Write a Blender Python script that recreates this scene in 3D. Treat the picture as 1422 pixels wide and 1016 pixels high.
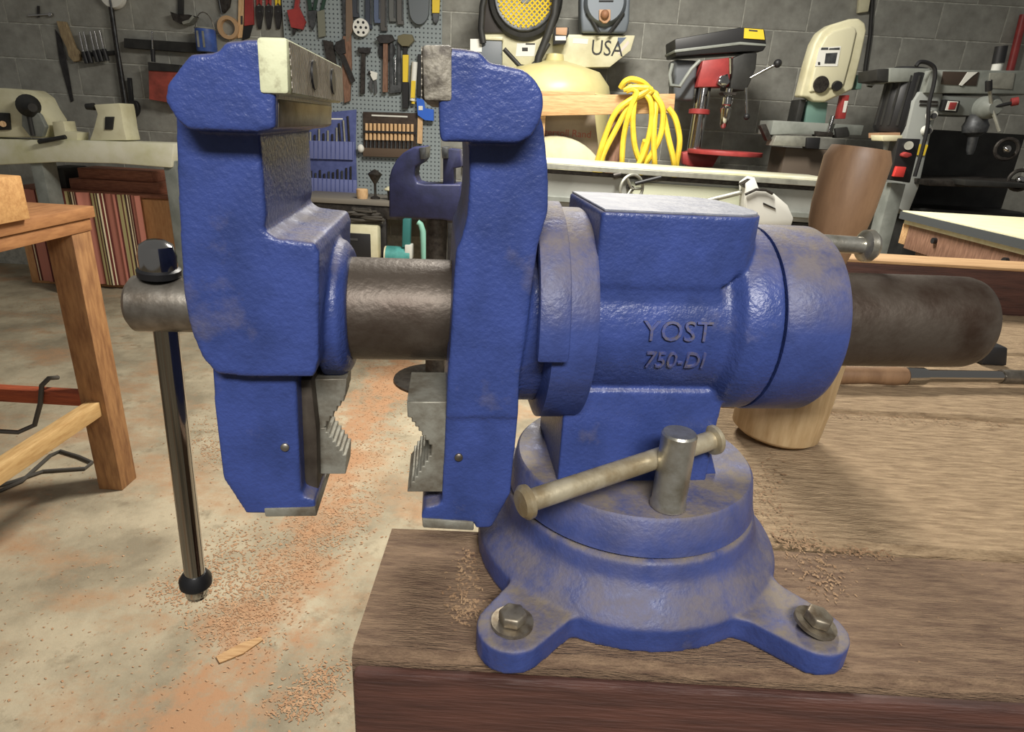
import bpy, bmesh, math, random
from mathutils import Vector, Matrix, noise
random.seed(7)
S = bpy.context.scene
for o in list(bpy.data.objects): bpy.data.objects.remove(o, do_unlink=True)
C = S.collection

# ------------------------------------------------------------------ camera
F = 870.0; PITCH = math.radians(21.1); ROLL = 0.057; CX, CY = 711.0, 508.0; CAMZ = 1.13
fw = Vector((0, math.cos(PITCH), -math.sin(PITCH)))
r0 = Vector((1, 0, 0)); u0 = Vector((0, math.sin(PITCH), math.cos(PITCH)))
ci = math.cos(ROLL)*r0 + math.sin(ROLL)*u0
cj = -math.sin(ROLL)*r0 + math.cos(ROLL)*u0
CAM = Vector((0, 0, CAMZ))
cam = bpy.data.cameras.new('camera'); camo = bpy.data.objects.new('camera', cam); C.objects.link(camo)
cam.sensor_width = 36; cam.sensor_fit = 'HORIZONTAL'; cam.lens = F*36/1422; cam.clip_start = 0.01; cam.clip_end = 60
m = Matrix((ci, cj, -fw)).transposed().to_4x4(); m.translation = CAM; camo.matrix_world = m
S.camera = camo
S.view_settings.view_transform = 'Standard'; S.view_settings.look = 'None'
S.view_settings.gamma = 1; S.view_settings.use_curve_mapping = False
S.view_settings.exposure = 0.0

# ------------------------------------------------------------------ light
w = bpy.data.worlds.new('world'); S.world = w; w.use_nodes = True
bg = w.node_tree.nodes['Background']; bg.inputs[0].default_value = (0.95, 0.93, 0.88, 1); bg.inputs[1].default_value = 0.16
def area(name, loc, target, sx, sy, power, col, spread=180):
    l = bpy.data.lights.new(name, 'AREA'); l.shape = 'RECTANGLE'; l.size = sx; l.size_y = sy; l.energy = power; l.color = col; l.spread = math.radians(spread)
    o = bpy.data.objects.new(name, l); C.objects.link(o); o.location = loc
    o.rotation_euler = (Vector(target)-Vector(loc)).to_track_quat('-Z', 'Y').to_euler()
area('ceiling_tube_back', (0.25, 2.3, 2.45), (0.2, 2.35, 0), 1.0, 0.15, 112, (1.0, 0.95, 0.86))
area('shop_lamp_front', (0.15, -0.62, 1.80), (0.08, 0.3, 1.0), 0.7, 0.2, 9.5, (1.0, 0.97, 0.93), 120)

# ------------------------------------------------------------------ pixel helpers
def ray(px, py): return fw + ci*((px-CX)/F) - cj*((py-CY)/F)
def B(px, py, Y):
    r = ray(px, py); return CAM + r*(Y/r.y)
def BZ(px, py, z):
    r = ray(px, py); return CAM + r*((z-CAMZ)/r.z)
def BX(px, py, x):
    r = ray(px, py); return CAM + r*(x/r.x)
# vise frame: x along the slide bar, y away, z up, origin on the bar's axis
YA = math.radians(7.0); V0 = 0.3013; VZ0 = -0.088
ex = Vector((math.cos(YA), math.sin(YA), 0)); ey = Vector((-math.sin(YA), math.cos(YA), 0))
def V(px, py, y):
    r = ray(px, py); t = (V0+y)/r.dot(ey); p = r*t; return Vector((p.dot(ex), y, p.z-VZ0))
def VZ(px, py, z):
    r = ray(px, py); t = (z+VZ0)/r.z; p = r*t; return Vector((p.dot(ex), p.dot(ey)-V0, z))
def vworld(p): return CAM + ex*p[0] + ey*(p[1]+V0) + Vector((0, 0, p[2]+VZ0))
BENCH = CAMZ + VZ0 - 0.1405          # bench top height (0.9015)

# ------------------------------------------------------------------ materials
def lin(c):
    return tuple(((v/255)/12.92 if v/255 <= 0.04045 else ((v/255+0.055)/1.055)**2.4) for v in c) + (1,)
MATS = {}
def mat(name, col, rough=0.55, metal=0.0, col2=None, scale=20, bump=0.0, bscale=200, stretch=None, detail=5, lo=0.4, hi=0.65, emit=0, spec=0.5, coat=0, trans=0):
    if name in MATS: return MATS[name]
    M = bpy.data.materials.new(name); M.use_nodes = True; nt = M.node_tree; N = nt.nodes; L = nt.links
    b = N['Principled BSDF']; b.inputs['Roughness'].default_value = rough; b.inputs['Metallic'].default_value = metal
    b.inputs['Base Color'].default_value = lin(col); b.inputs['Specular IOR Level'].default_value = spec
    b.inputs['Coat Weight'].default_value = coat
    if trans: b.inputs['Transmission Weight'].default_value = trans
    if emit:
        b.inputs['Emission Color'].default_value = lin(col); b.inputs['Emission Strength'].default_value = emit
    if col2 or bump:
        tc = N.new('ShaderNodeTexCoord'); mp = N.new('ShaderNodeMapping'); L.new(tc.outputs['Object'], mp.inputs[0])
        if stretch: mp.inputs['Scale'].default_value = stretch
    if col2:
        n = N.new('ShaderNodeTexNoise'); n.inputs['Scale'].default_value = scale; n.inputs['Detail'].default_value = detail; n.inputs['Roughness'].default_value = 0.6
        L.new(mp.outputs[0], n.inputs[0])
        r = N.new('ShaderNodeMapRange'); r.inputs[1].default_value = lo; r.inputs[2].default_value = hi; L.new(n.outputs[0], r.inputs[0])
        x = N.new('ShaderNodeMix'); x.data_type = 'RGBA'; x.inputs[6].default_value = lin(col); x.inputs[7].default_value = lin(col2)
        L.new(r.outputs[0], x.inputs[0]); L.new(x.outputs[2], b.inputs['Base Color'])
    if bump:
        n2 = N.new('ShaderNodeTexNoise'); n2.inputs['Scale'].default_value = bscale; n2.inputs['Detail'].default_value = 3
        L.new(mp.outputs[0], n2.inputs[0]); bp = N.new('ShaderNodeBump'); bp.inputs['Strength'].default_value = min(1, bump); bp.inputs['Distance'].default_value = 0.002
        L.new(n2.outputs[0], bp.inputs['Height']); L.new(bp.outputs[0], b.inputs['Normal'])
    MATS[name] = M; return M

# ------------------------------------------------------------------ mesh builder
OFF = {}
def top_of(o):
    while o.parent: o = o.parent
    return o
class MB:
    def __init__(s): s.v = []; s.f = []
    def add(s, vs, fs):
        k = len(s.v); s.v += [Vector(p) for p in vs]; s.f += [[i+k for i in f] for f in fs]; return s
    def prism(s, pts, vec):
        n = len(pts); vec = Vector(vec); pts = [Vector(p) for p in pts]
        return s.add(pts+[p+vec for p in pts], [list(range(n)), list(range(2*n-1, n-1, -1))]+[[i, i+n, (i+1) % n+n, (i+1) % n] for i in range(n)])
    def loft(s, a, b):
        n = len(a); return s.add(list(a)+list(b), [list(range(n)), list(range(2*n-1, n-1, -1))]+[[i, i+n, (i+1) % n+n, (i+1) % n] for i in range(n)])
    def box(s, x0, x1, y0, y1, z0, z1):
        return s.prism([(x0, y0, z0), (x1, y0, z0), (x1, y0, z1), (x0, y0, z1)], (0, y1-y0, 0))
    def lathe(s, prof, o, ax, n=32):
        ax = Vector(ax).normalized(); o = Vector(o); u = ax.orthogonal().normalized(); w_ = ax.cross(u); k = len(prof); vs = []
        for j in range(n):
            a = 2*math.pi*j/n; d = u*math.cos(a)+w_*math.sin(a)
            vs += [o+ax*h+d*max(r, 1e-5) for r, h in prof]
        fs = [[j*k+i, ((j+1) % n)*k+i, ((j+1) % n)*k+i+1, j*k+i+1] for j in range(n) for i in range(k-1)]
        fs += [[j*k for j in range(n)][::-1], [j*k+k-1 for j in range(n)]]
        return s.add(vs, fs)
    def ring(s, prof, o, ax, n=32):
        s.lathe(list(prof)+[prof[0]], o, ax, n); s.f = s.f[:-2]; return s
    def cyl(s, p, q, r, r2=None, n=20):
        p = Vector(p); q = Vector(q); return s.lathe([(r, 0), (r if r2 is None else r2, (q-p).length)], p, q-p, n)
    def tube(s, path, r, n=8, closed=False):
        P = [Vector(p) for p in path]; k = len(P); vs = []; u = None
        for i in range(k):
            t = (P[min(i+1, k-1)]-P[max(i-1, 0)]).normalized()
            if u is None: u = t.orthogonal().normalized()
            u = (u-t*u.dot(t)); u = u.normalized() if u.length > 1e-6 else t.orthogonal().normalized()
            w_ = t.cross(u); rr = r[i] if isinstance(r, (list, tuple)) else r
            vs += [P[i]+(u*math.cos(2*math.pi*j/n)+w_*math.sin(2*math.pi*j/n))*rr for j in range(n)]
        fs = [[i*n+j, i*n+(j+1) % n, (i+1)*n+(j+1) % n, (i+1)*n+j] for i in range(k-1) for j in range(n)]
        fs += [list(range(n))[::-1], [(k-1)*n+j for j in range(n)]]
        return s.add(vs, fs)
    def ball(s, c, r, sc=(1, 1, 1), n=16):
        c = Vector(c); pr = [(math.sin(math.pi*i/10), -math.cos(math.pi*i/10)) for i in range(11)]
        k = len(s.v); s.lathe(pr, (0, 0, 0), (0, 0, 1), n)
        for i in range(k, len(s.v)): p = s.v[i]; s.v[i] = Vector((p.x*sc[0], p.y*sc[1], p.z*sc[2]))*r+c
        return s
    def torus(s, c, ax, R, r, n=24, k=8, arc=1.0):
        ax = Vector(ax).normalized(); u = ax.orthogonal().normalized(); w_ = ax.cross(u)
        pts = [Vector(c)+(u*math.cos(2*math.pi*arc*j/n)+w_*math.sin(2*math.pi*arc*j/n))*R for j in range(n+1)]
        return s.tube(pts, r, k)
    def build(s, name, mt, parent=None, bevel=0, seg=2, angle=38, remesh=0, smooth=0, label=None, flat=False):
        me = bpy.data.meshes.new(name)
        if parent is not None: off = OFF[top_of(parent).name]
        else:
            xs = [p.x for p in s.v]; ys = [p.y for p in s.v]
            off = Vector(((min(xs)+max(xs))/2, (min(ys)+max(ys))/2, min(p.z for p in s.v)))
        me.from_pydata([p-off for p in s.v], [], s.f); me.update()
        bm = bmesh.new(); bm.from_mesh(me); bmesh.ops.recalc_face_normals(bm, faces=bm.faces)
        if bevel:
            es = [e for e in bm.edges if len(e.link_faces) == 2 and e.calc_face_angle(0) > math.radians(28)]
            bmesh.ops.bevel(bm, geom=es, offset=bevel, segments=seg, profile=0.5, affect='EDGES', clamp_overlap=True)
        bm.to_mesh(me); bm.free()
        if remesh:
            t = bpy.data.objects.new('tmp', me); C.objects.link(t)
            a = t.modifiers.new('r', 'REMESH'); a.mode = 'VOXEL'; a.voxel_size = remesh
            if smooth:
                b = t.modifiers.new('s', 'SMOOTH'); b.factor = 0.5; b.iterations = smooth
            dg = bpy.context.evaluated_depsgraph_get(); me = bpy.data.meshes.new_from_object(t.evaluated_get(dg))
            bpy.data.objects.remove(t); me.name = name
        me.polygons.foreach_set('use_smooth', [not flat]*len(me.polygons))
        if not remesh and not flat: me.set_sharp_from_angle(angle=math.radians(angle))
        me.materials.clear(); me.materials.append(mt)
        o = bpy.data.objects.new(name, me); C.objects.link(o)
        if parent is not None: o.parent = parent
        else: o.location = off; OFF[o.name] = off
        if label: o['label'] = label
        return o
def thing(name, label, cat, loc, group=None, rotz=0, place=None):
    o = bpy.data.objects.new(name, None); C.objects.link(o); o.empty_display_size = 0.05
    OFF[o.name] = Vector(loc); o.location = Vector(place) if place is not None else Vector(loc); o.rotation_euler = (0, 0, rotz)
    o['label'] = label; o['category'] = cat
    if group: o['group'] = group
    return o
def tag(o, label, cat, group=None):
    o['label'] = label; o['category'] = cat
    if group: o['group'] = group
    return o
def struct(o): o['kind'] = 'structure'; return o
def slab(pts, Y, th, mb=None):
    mb = mb or MB(); return mb.prism([B(x, y, Y) for x, y in pts], (0, th, 0))
def rodp(a, b, Y, r, Y2=None, n=10, mb=None, r2=None):
    return (mb or MB()).cyl(B(*a, Y), B(*b, Y2 if Y2 else Y), r, r2, n)
def textm(name, s, size, loc, mt, parent, rot=(math.pi/2, 0, 0), ext=0.002, squash=1.0, warp=None):
    cu = bpy.data.curves.new(name, 'FONT'); cu.body = s; cu.size = size; cu.extrude = ext; cu.align_x = 'CENTER'; cu.align_y = 'CENTER'; cu.resolution_u = 3
    t = bpy.data.objects.new('tmp', cu); C.objects.link(t)
    me = bpy.data.meshes.new_from_object(t.evaluated_get(bpy.context.evaluated_depsgraph_get())); bpy.data.objects.remove(t); bpy.data.curves.remove(cu)
    me.name = name; me.materials.clear(); me.materials.append(mt)
    R = None if warp else Matrix.Translation(Vector(loc)) @ __import__('mathutils').Euler(rot).to_matrix().to_4x4()
    if warp:
        bm = bmesh.new(); bm.from_mesh(me); bmesh.ops.subdivide_edges(bm, edges=bm.edges, cuts=1); bm.to_mesh(me); bm.free()
    for v in me.vertices:
        p = v.co.copy(); p.x *= squash
        v.co = (warp(p) if warp else R @ p) - OFF[top_of(parent).name]
    o = bpy.data.objects.new(name, me); C.objects.link(o); o.parent = parent; return o
def arc(cx, cy, rx, ry, a0, a1, n):
    return [(cx+rx*math.cos(math.radians(a0+(a1-a0)*i/n)), cy+ry*math.sin(math.radians(a0+(a1-a0)*i/n))) for i in range(n+1)]

# ------------------------------------------------------------------ special materials
def paint(name, blue, dust, amount, lumpy=0.55, uplo=0.45):
    M = bpy.data.materials.new(name); M.use_nodes = True; nt = M.node_tree; N = nt.nodes; L = nt.links; b = N['Principled BSDF']
    tc = N.new('ShaderNodeTexCoord'); g = N.new('ShaderNodeNewGeometry')
    def nz(sc, d=4, rg=0.6):
        n = N.new('ShaderNodeTexNoise'); n.inputs['Scale'].default_value = sc; n.inputs['Detail'].default_value = d; n.inputs['Roughness'].default_value = rg; L.new(tc.outputs['Object'], n.inputs[0]); return n.outputs[0]
    def mr(v, a, c, o0=0, o1=1):
        r = N.new('ShaderNodeMapRange'); r.inputs[1].default_value = a; r.inputs[2].default_value = c; r.inputs[3].default_value = o0; r.inputs[4].default_value = o1; L.new(v, r.inputs[0]); return r.outputs[0]
    def mul(a, c, op='MULTIPLY'):
        x = N.new('ShaderNodeMath'); x.operation = op; x.use_clamp = True
        for i, q in enumerate((a, c)):
            if isinstance(q, (int, float)): x.inputs[i].default_value = q
            else: L.new(q, x.inputs[i])
        return x.outputs[0]
    def mix(f, a, c):
        x = N.new('ShaderNodeMix'); x.data_type = 'RGBA'; L.new(f, x.inputs[0])
        for i, q in ((6, a), (7, c)):
            if isinstance(q, tuple): x.inputs[i].default_value = q
            else: L.new(q, x.inputs[i])
        return x.outputs[2]
    base = mix(mr(nz(45), 0.35, 0.7), lin(blue), lin(tuple(int(v*0.82) for v in blue)))
    sx = N.new('ShaderNodeSeparateXYZ'); L.new(g.outputs['Normal'], sx.inputs[0])
    up = mr(sx.outputs[2], uplo, 0.95)
    d1 = mul(mul(up, mr(nz(70, 6, .7), 0.25, 0.6)), amount)
    d2 = mul(mr(nz(22, 6, .65), 0.60, 0.74), 0.45*amount)
    fac = mul(d1, d2, 'MAXIMUM')
    L.new(mix(fac, base, lin(dust)), b.inputs['Base Color'])
    L.new(mr(fac, 0, 0.6, 0.36, 0.7), b.inputs['Roughness']); b.inputs['Specular IOR Level'].default_value = 0.45
    bp = N.new('ShaderNodeBump'); bp.inputs['Strength'].default_value = lumpy; bp.inputs['Distance'].default_value = 0.0012
    L.new(nz(430, 2), bp.inputs['Height']); L.new(bp.outputs[0], b.inputs['Normal'])
    MATS[name] = M; return M
M_blue = paint('blue_cast_paint', (56, 72, 132), (118, 108, 98), 0.75, 0.38)
M_blue2 = paint('blue_dusty_paint', (58, 73, 130), (116, 106, 96), 1.0, 0.3, 0.12)
M_letter = mat('letter_paint', (66, 76, 130), 0.5, col2=(92, 86, 92), scale=300)
M_steel = mat('worn_steel', (140, 134, 124), 0.40, 0.8, (96, 88, 78), 60, 0.06, 400)
M_bar = mat('oiled_bar_steel', (84, 75, 66), 0.46, 0.5, (56, 42, 32), 34, 0.16, 300, lo=0.42, hi=0.7)
M_chrome = mat('chrome', (190, 188, 186), 0.12, 1.0)
M_zincb = mat('bright_zinc', (196, 194, 184), .3, .85, (160, 154, 138), 80, .1, 300)
M_zinc = mat('zinc_plated', (186, 176, 150), 0.42, 0.5, (146, 130, 100), 60, 0.12, 300)
M_pale = mat('bare_jaw_end', (206, 208, 172), 0.6, 0.0, (140, 134, 106), 170, 0.12, 260, lo=0.52, hi=0.74)
M_rough = mat('crusted_jaw_end', (150, 144, 130), 0.65, 0.15, (84, 78, 70), 170, 0.7, 260)
M_grey_insert = mat('grey_insert_steel', (150, 148, 136), 0.55, 0.5, (110, 102, 88), 70, 0.2, 200)
def tooth_mat():
    M = mat('toothed_steel', (150, 144, 132), .5, .5, (112, 104, 92), 80); nt = M.node_tree; N = nt.nodes; L = nt.links
    tc = N.new('ShaderNodeTexCoord'); mp = N.new('ShaderNodeMapping'); mp.inputs['Rotation'].default_value = (0.75, 0, 0); L.new(tc.outputs['Object'], mp.inputs[0])
    wv = N.new('ShaderNodeTexWave'); wv.bands_direction = 'Y'; wv.inputs['Scale'].default_value = 130; wv.inputs['Distortion'].default_value = 1.0; L.new(mp.outputs[0], wv.inputs[0])
    bp = N.new('ShaderNodeBump'); bp.inputs['Strength'].default_value = 0.8; bp.inputs['Distance'].default_value = 0.0015; L.new(wv.outputs['Fac'], bp.inputs['Height']); L.new(bp.outputs[0], N['Principled BSDF'].inputs['Normal']); return M
M_tooth = tooth_mat()
M_iron0 = mat('shade_dark_iron', (84, 76, 66), .6, .4, (58, 50, 42), 50)  # iron darkened to hold the shade beside the left pipe insert
M_rubber = mat('black_rubber', (22, 22, 24), 0.45)
M_black = mat('black_plastic', (30, 30, 32), 0.5)
M_bolt = mat('bolt_steel', (156, 148, 132), 0.5, 0.85, (110, 96, 78), 120)

# ------------------------------------------------------------------ the vise
SX = 0.1076                                                         # swivel centre
vise = thing('bench_vise', 'large blue cast-iron multi-jaw bench vise bolted to the timber bench', 'vise', (SX, 0, -0.1405), rotz=YA, place=vworld((SX, 0, -0.1405)))
def P(pts, y): return [V(a, b, y) for a, b in pts]
def ext(mb, pts, y0, y1, inset=0):
    p = P(pts, y0); return mb.prism(p, (0, y1-y0, 0))
JF, AF, PF, PR = -0.060, -0.047, -0.040, -0.0455
L_BLOCK = [(228, 140), (231, 116), (263, 75), (302, 72), (312, 57), (350, 54), (382, 55), (382, 179), (361, 184), (261, 181), (244, 166)]
L_ARM = [(242, 150), (245, 250), (250, 350), (254, 410), (264, 460), (280, 498), (300, 520), (340, 524), (436, 524), (442, 500), (443, 352), (436, 336), (384, 331), (366, 320), (363, 300), (366, 150)]
L_LEG = [(294, 505), (297, 560), (309, 664), (341, 713), (366, 714), (438, 717), (437, 694), (418, 688), (414, 600), (410, 505)]
mb = MB(); ext(mb, L_BLOCK, JF, -JF); pa = P(L_ARM, AF); pa[-1].x = pa[-2].x = V(364, 240, AF).x; mb.prism(pa, (0, -2*AF, 0)); ext(mb, L_LEG, PF, -PF)
gx = V(443, 430, AF).x
mb.lathe([(0.033, 0), (0.033, 0.010), (0.0285, 0.0135)], (gx-0.006, 0, 0), (1, 0, 0), 48)
mj = mb.build('movable_jaw', M_blue, vise, remesh=0.0011, smooth=8)
R_BLOCK = [(609, 64), (645, 67), (667, 71), (680, 87), (706, 91), (729, 97), (744, 110), (754, 128), (756, 146), (750, 171), (737, 190), (719, 199), (611, 197), (609, 147)]
R_ARM = [(646, 150), (651, 205), (652, 255), (648, 305), (640, 334), (633, 348), (628, 420), (625, 480), (621, 540), (619, 580), (718, 580), (722, 524), (733, 453), (741, 389), (748, 340), (762, 293), (762, 240), (755, 170), (745, 150)]
R_LEG = [(622, 500), (617, 620), (613, 700), (592, 704), (586, 711), (585, 722), (658, 726), (660, 734), (683, 733), (709, 686), (720, 575), (722, 500)]
mb = MB(); ext(mb, R_BLOCK, JF, -JF); ext(mb, R_ARM, AF, -AF); ext(mb, R_LEG, PR, -PF)
mb.lathe([(0.030, -0.012), (0.044, 0.006), (0.044, 0.03)], (0.030, 0, 0), (1, 0, 0), 48)
fj = mb.build('fixed_jaw', M_blue, vise, remesh=0.0011, smooth=8)
# jaw plates with screw slots
def plate(quad, mt, par, side):
    q = P(quad, JF-0.0008); mb = MB().prism(q, (0, -2*JF+0.0016, 0))
    o = mb.build('jaw_plate', mt, par, bevel=0.0013, seg=2)
    xs = [p.x for p in q]; zs = [p.z for p in q]; xf = max(xs) if side > 0 else min(xs); zc = (min(zs)+max(zs))/2
    h = max(zs)-min(zs)
    MB().box(min(xf, xf+side*0.0003), max(xf, xf+side*0.0003), JF+0.0008, -JF-0.0008, min(zs)+0.001, max(zs)-0.001).build('toothed_face', M_tooth, o)
    for yy in (-0.020, 0.026):
        s = MB(); pts = [(xf+side*0.0010, yy+0.0052*math.cos(a), zc+0.0054*math.sin(a)) for a in [k*math.pi/8 for k in range(16)]]
        s.prism(pts, (-side*0.003, 0, 0)).build('screw_slot', M_black, o)
    return o
pl = plate([(355, 51), (399, 52), (401, 131), (360, 130)], M_pale, mj, 1)
pr = plate([(586, 62), (628, 62), (628, 141), (588, 140)], M_rough, fj, -1)
mb = MB(); q = P([(380, 137), (388, 137), (388, 178), (380, 178)], JF+0.004); mb.prism(q, (0, -2*JF-0.008, 0)); mb.build('jaw_backing', M_steel, mj, bevel=0.0008)
mb = MB(); ext(mb, [(408, 527), (432, 527), (440, 600), (442, 690), (416, 690)], -0.030, 0.020); mb.build('shaded_insert_side', M_iron0, mj, bevel=0.001)  # dark block added for the shaded front part of the insert
# V pipe-jaw inserts with stepped teeth
def zig(a, b, n, d):
    a = Vector(a); b = Vector(b); out = []
    for i in range(n):
        p = a.lerp(b, i/n); q = a.lerp(b, (i+1)/n); out += [p, Vector((q.x, p.y)) if d else Vector((p.x, q.y))]
    return [(p.x, p.y) for p in out]
LI = [(412, 527), (481, 526), (480, 548)]+zig((478, 550), (448, 592), 6, 0)+zig((448, 594), (481, 638), 7, 1)+[(480, 658), (412, 658)]
mb = MB(); ext(mb, LI, -0.022, -0.004); li = mb.build('pipe_jaw_insert', M_grey_insert, mj, bevel=0.0004, seg=1)
RI = [(624, 558), (565, 558), (566, 578)]+zig((567, 580), (600, 624), 7, 1)+zig((599, 626), (566, 676), 7, 0)+[(565, 683), (620, 683)]
mb = MB(); ext(mb, RI, PR+0.0015, -0.008); ri = mb.build('pipe_jaw_insert', M_grey_insert, fj, bevel=0.0004, seg=1)
mb = MB(); ext(mb, [(366, 706), (438, 704), (440, 717), (368, 718)], PF-0.0006, -PF); mb.build('foot_pad', M_grey_insert, mj, bevel=0.0008)
mb = MB(); ext(mb, [(586, 720), (658, 725), (658, 737), (587, 733)], PR-0.0006, -PF); mb.build('foot_pad', M_grey_insert, fj, bevel=0.0008)
for (a, b), par in (((396, 620), mj), ((637, 634), fj)):
    c = V(a, b, PF if par is mj else PR); MB().lathe([(0.0019, 0), (0.0019, 0.0022), (0.0012, 0.0027), (0, 0.0027)], c+Vector((0, 0.0012, 0)), (0, -1, 0), 14).build('retaining_pin', M_steel, par)
# slide bar and spindle
XE = V(1391, 450, -0.021).x; XT = XE-(gx-0.004)-0.055
MB().lathe([(0.0248, 0), (0.0248, XT-0.02+0.055), (0.0246, XT+0.055-0.005), (0.0236, XT+0.055-0.0015), (0.0215, XT+0.055), (0.010, XT+0.055), (0, XT+0.055)], (gx-0.004, 0, 0), (1, 0, 0), 64).build('slide_bar', M_bar, vise, angle=50)
xs0 = V(170, 416, -0.008).x; xs1 = V(262, 420, 0).x
MB().lathe([(0, 0), (0.0105, 0), (0.0131, 0.0022), (0.0131, xs1+0.02-xs0)], (xs0, 0, 0), (1, 0, 0), 48).build('spindle_head', M_steel, vise)
hx = V(236, 430, 0).x
hb = V(274, 826, 0.012); ht = Vector((hx-0.002, 0, 0.0255)); hd = (ht-hb).normalized()
hn = MB().cyl(hb, ht, 0.0056, n=28).build('handle', M_chrome, vise)
MB().lathe([(0, 0), (0.0045, 0.0008), (0.0064, 0.004), (0.0064, 0.008), (0, 0.008)], hb-hd*0.001, hd, 24).build('handle_cap', M_chrome, hn)
MB().lathe([(0.0060, 0), (0.0088, 0.003), (0.0088, 0.007), (0.0062, 0.0115)], hb+hd*0.006, hd, 24).build('rubber_ring', M_rubber, hn)
kt = Vector((hx-0.002, -0.001, 0.0128))
MB().lathe([(0.0060, 0), (0.0092, 0.001), (0.0094, 0.004), (0.0065, 0.006)], kt, hd, 24).build('rubber_ring', M_rubber, hn)
MB().lathe([(0.0080, 0), (0.0083, 0.006), (0.0070, 0.011), (0.004, 0.013), (0, 0.0133)], kt+hd*0.0045, hd, 28).build('handle_cap', M_chrome, hn)
# barrel with collars, anvil and neck
xr = V(1175, 432, -0.0395).x; xg = V(1095, 450, -0.0477).x; xc = V(1058, 450, -0.0470).x; xl = V(835, 438, -0.0515).x
mb = MB()
mb.lathe([(0.0394, 0), (0.0394, xc-0.006-xl+0.02)], (xl-0.02, 0, 0), (1, 0, 0), 64)
mb.lathe([(0.0398, 0), (0.0455, 0.005), (0.0472, 0.012), (0.0472, xg-xc+0.01)], (xc-0.010, 0, 0), (1, 0, 0), 64)
yf = -0.037; zt = V(920, 296, yf).z; xa0 = V(836, 296, yf).x; xa1 = V(1046, 294, -0.012).x
prof = [(xa0, zt), (xa1-0.004, zt), (xa1, zt-0.003)]+[(xa1-0.020+0.020*math.cos(a), zt-0.008-0.022*math.sin(a)) for a in [k*math.pi/16 for k in range(1, 9)]]+[(xa0, zt-0.030)]
pl2 = []
for k in range(13):
    a = math.pi*k/12; c_, s_ = math.cos(a), math.sin(a); pl2.append((xa1-0.024+0.024*abs(s_)**0.75, -0.037*math.copysign(abs(c_)**0.62, c_)))
planz = [(xa0, -0.037)]+pl2+[(xa0, 0.037)]
mb2 = MB()
levels = [(zt, 0.0), (zt-0.016, 0.001), (zt-0.024, 0.006), (zt-0.030, 0.016), (zt-0.032, 0.022)]
rings = [[Vector((min(x, xa1-d), y, z)) for x, y in planz] for z, d in levels]
for a, b in zip(rings[:-1], rings[1:]): mb.loft(a, b)
mb.box(xa0+0.002, xa1-0.02, -0.036, 0.036, 0.0, zt-0.028)
# neck
nl, nr = V(784, 600, -0.036).x, V(1004, 600, -0.036).x
mb.loft([(nl, -0.030, -0.030), (nr, -0.030, -0.030), (nr, 0.034, -0.030), (nl, 0.034, -0.030)], [(nl, -0.030, -0.0815), (nr-0.001, -0.030, -0.0815), (nr-0.001, 0.034, -0.0815), (nl, 0.034, -0.0815)])
mb.loft([(nr-0.012, -0.024, -0.055), (nr-0.002, -0.024, -0.055), (nr-0.002, 0.024, -0.055), (nr-0.012, 0.024, -0.055)], [(nr-0.012, -0.024, -0.0815), (nr+0.008, -0.024, -0.0815), (nr+0.008, 0.024, -0.0815), (nr-0.012, 0.024, -0.0815)])
br = mb.build('barrel', M_blue, vise, remesh=0.0011, smooth=8)
MB().prism([Vector((x, y*0.985, zt-0.0006)) for x, y in [(xa0+0.0012, -0.037)]+[(x-0.0012, y) for x, y in pl2]+[(xa0+0.0012, 0.037)]], (0, 0, 0.0012)).build('anvil_face', mat('rubbed_anvil_face', (128, 130, 138), 0.6, 0.15, (98, 102, 118), 90, 0.2, 300), br, bevel=0.0004, seg=1)
MB().lathe([(0.0470, 0), (0.0522, 0.002), (0.0522, xl-0.002-0.046), (0.0512, xl-0.046), (0.039, xl-0.046)], (0.046, 0, 0), (1, 0, 0), 96).build('swivel_collar', M_blue2, vise)
MB().lathe([(0.040, 0), (0.0470, 0.0002), (0.0477, 0.0012), (0.0477, xr-xg-0.003), (0.0462, xr-xg), (0.0225, xr-xg)], (xg+0.0006, 0, 0), (1, 0, 0), 96).build('end_collar', M_blue2, vise)
# locking key cast on the collar
mb = MB(); a0, a1 = math.radians(96), math.radians(186); n = 18; xk0, xk1 = V(752, 340, -0.045).x, V(800, 340, -0.050).x
inn, out = [], []
for k in range(n+1):
    a = a0+(a1-a0)*k/n; inn.append((0, 0.0500*math.cos(a), 0.0500*math.sin(a))); out.append((0, 0.0562*math.cos(a), 0.0562*math.sin(a)))
poly = [Vector((xk0, p[1], p[2])) for p in out+inn[::-1]]
mb.prism(poly, (xk1-xk0, 0, 0)).build('collar_key', M_blue2, vise, bevel=0.001)
# raised lettering round the barrel
def wrap(cx_, px, py):
    r = ray(px, py); o = Vector((0, -V0, -VZ0)); d = Vector((r.dot(ex), r.dot(ey), r.z)); R_ = 0.0394
    A = d.y**2+d.z**2; Bq = 2*(o.y*d.y+o.z*d.z); Cq = o.y**2+o.z**2-R_*R_; t = (-Bq-math.sqrt(Bq*Bq-4*A*Cq))/(2*A); p = o+d*t
    a0 = math.atan2(p.z, -p.y)
    def f(q):
        a = a0+q.y/R_; rr = R_+0.0002+q.z; return Vector((p.x+q.x, -rr*math.cos(a), rr*math.sin(a)))
    return f
textm('raised_lettering', 'YOST', 0.0130, None, M_letter, br, ext=0.0010, squash=1.02, warp=wrap(0, 941, 461))
textm('raised_lettering', '750-DI', 0.0122, None, M_letter, br, ext=0.0009, squash=0.86, warp=wrap(0, 937, 500))
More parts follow.
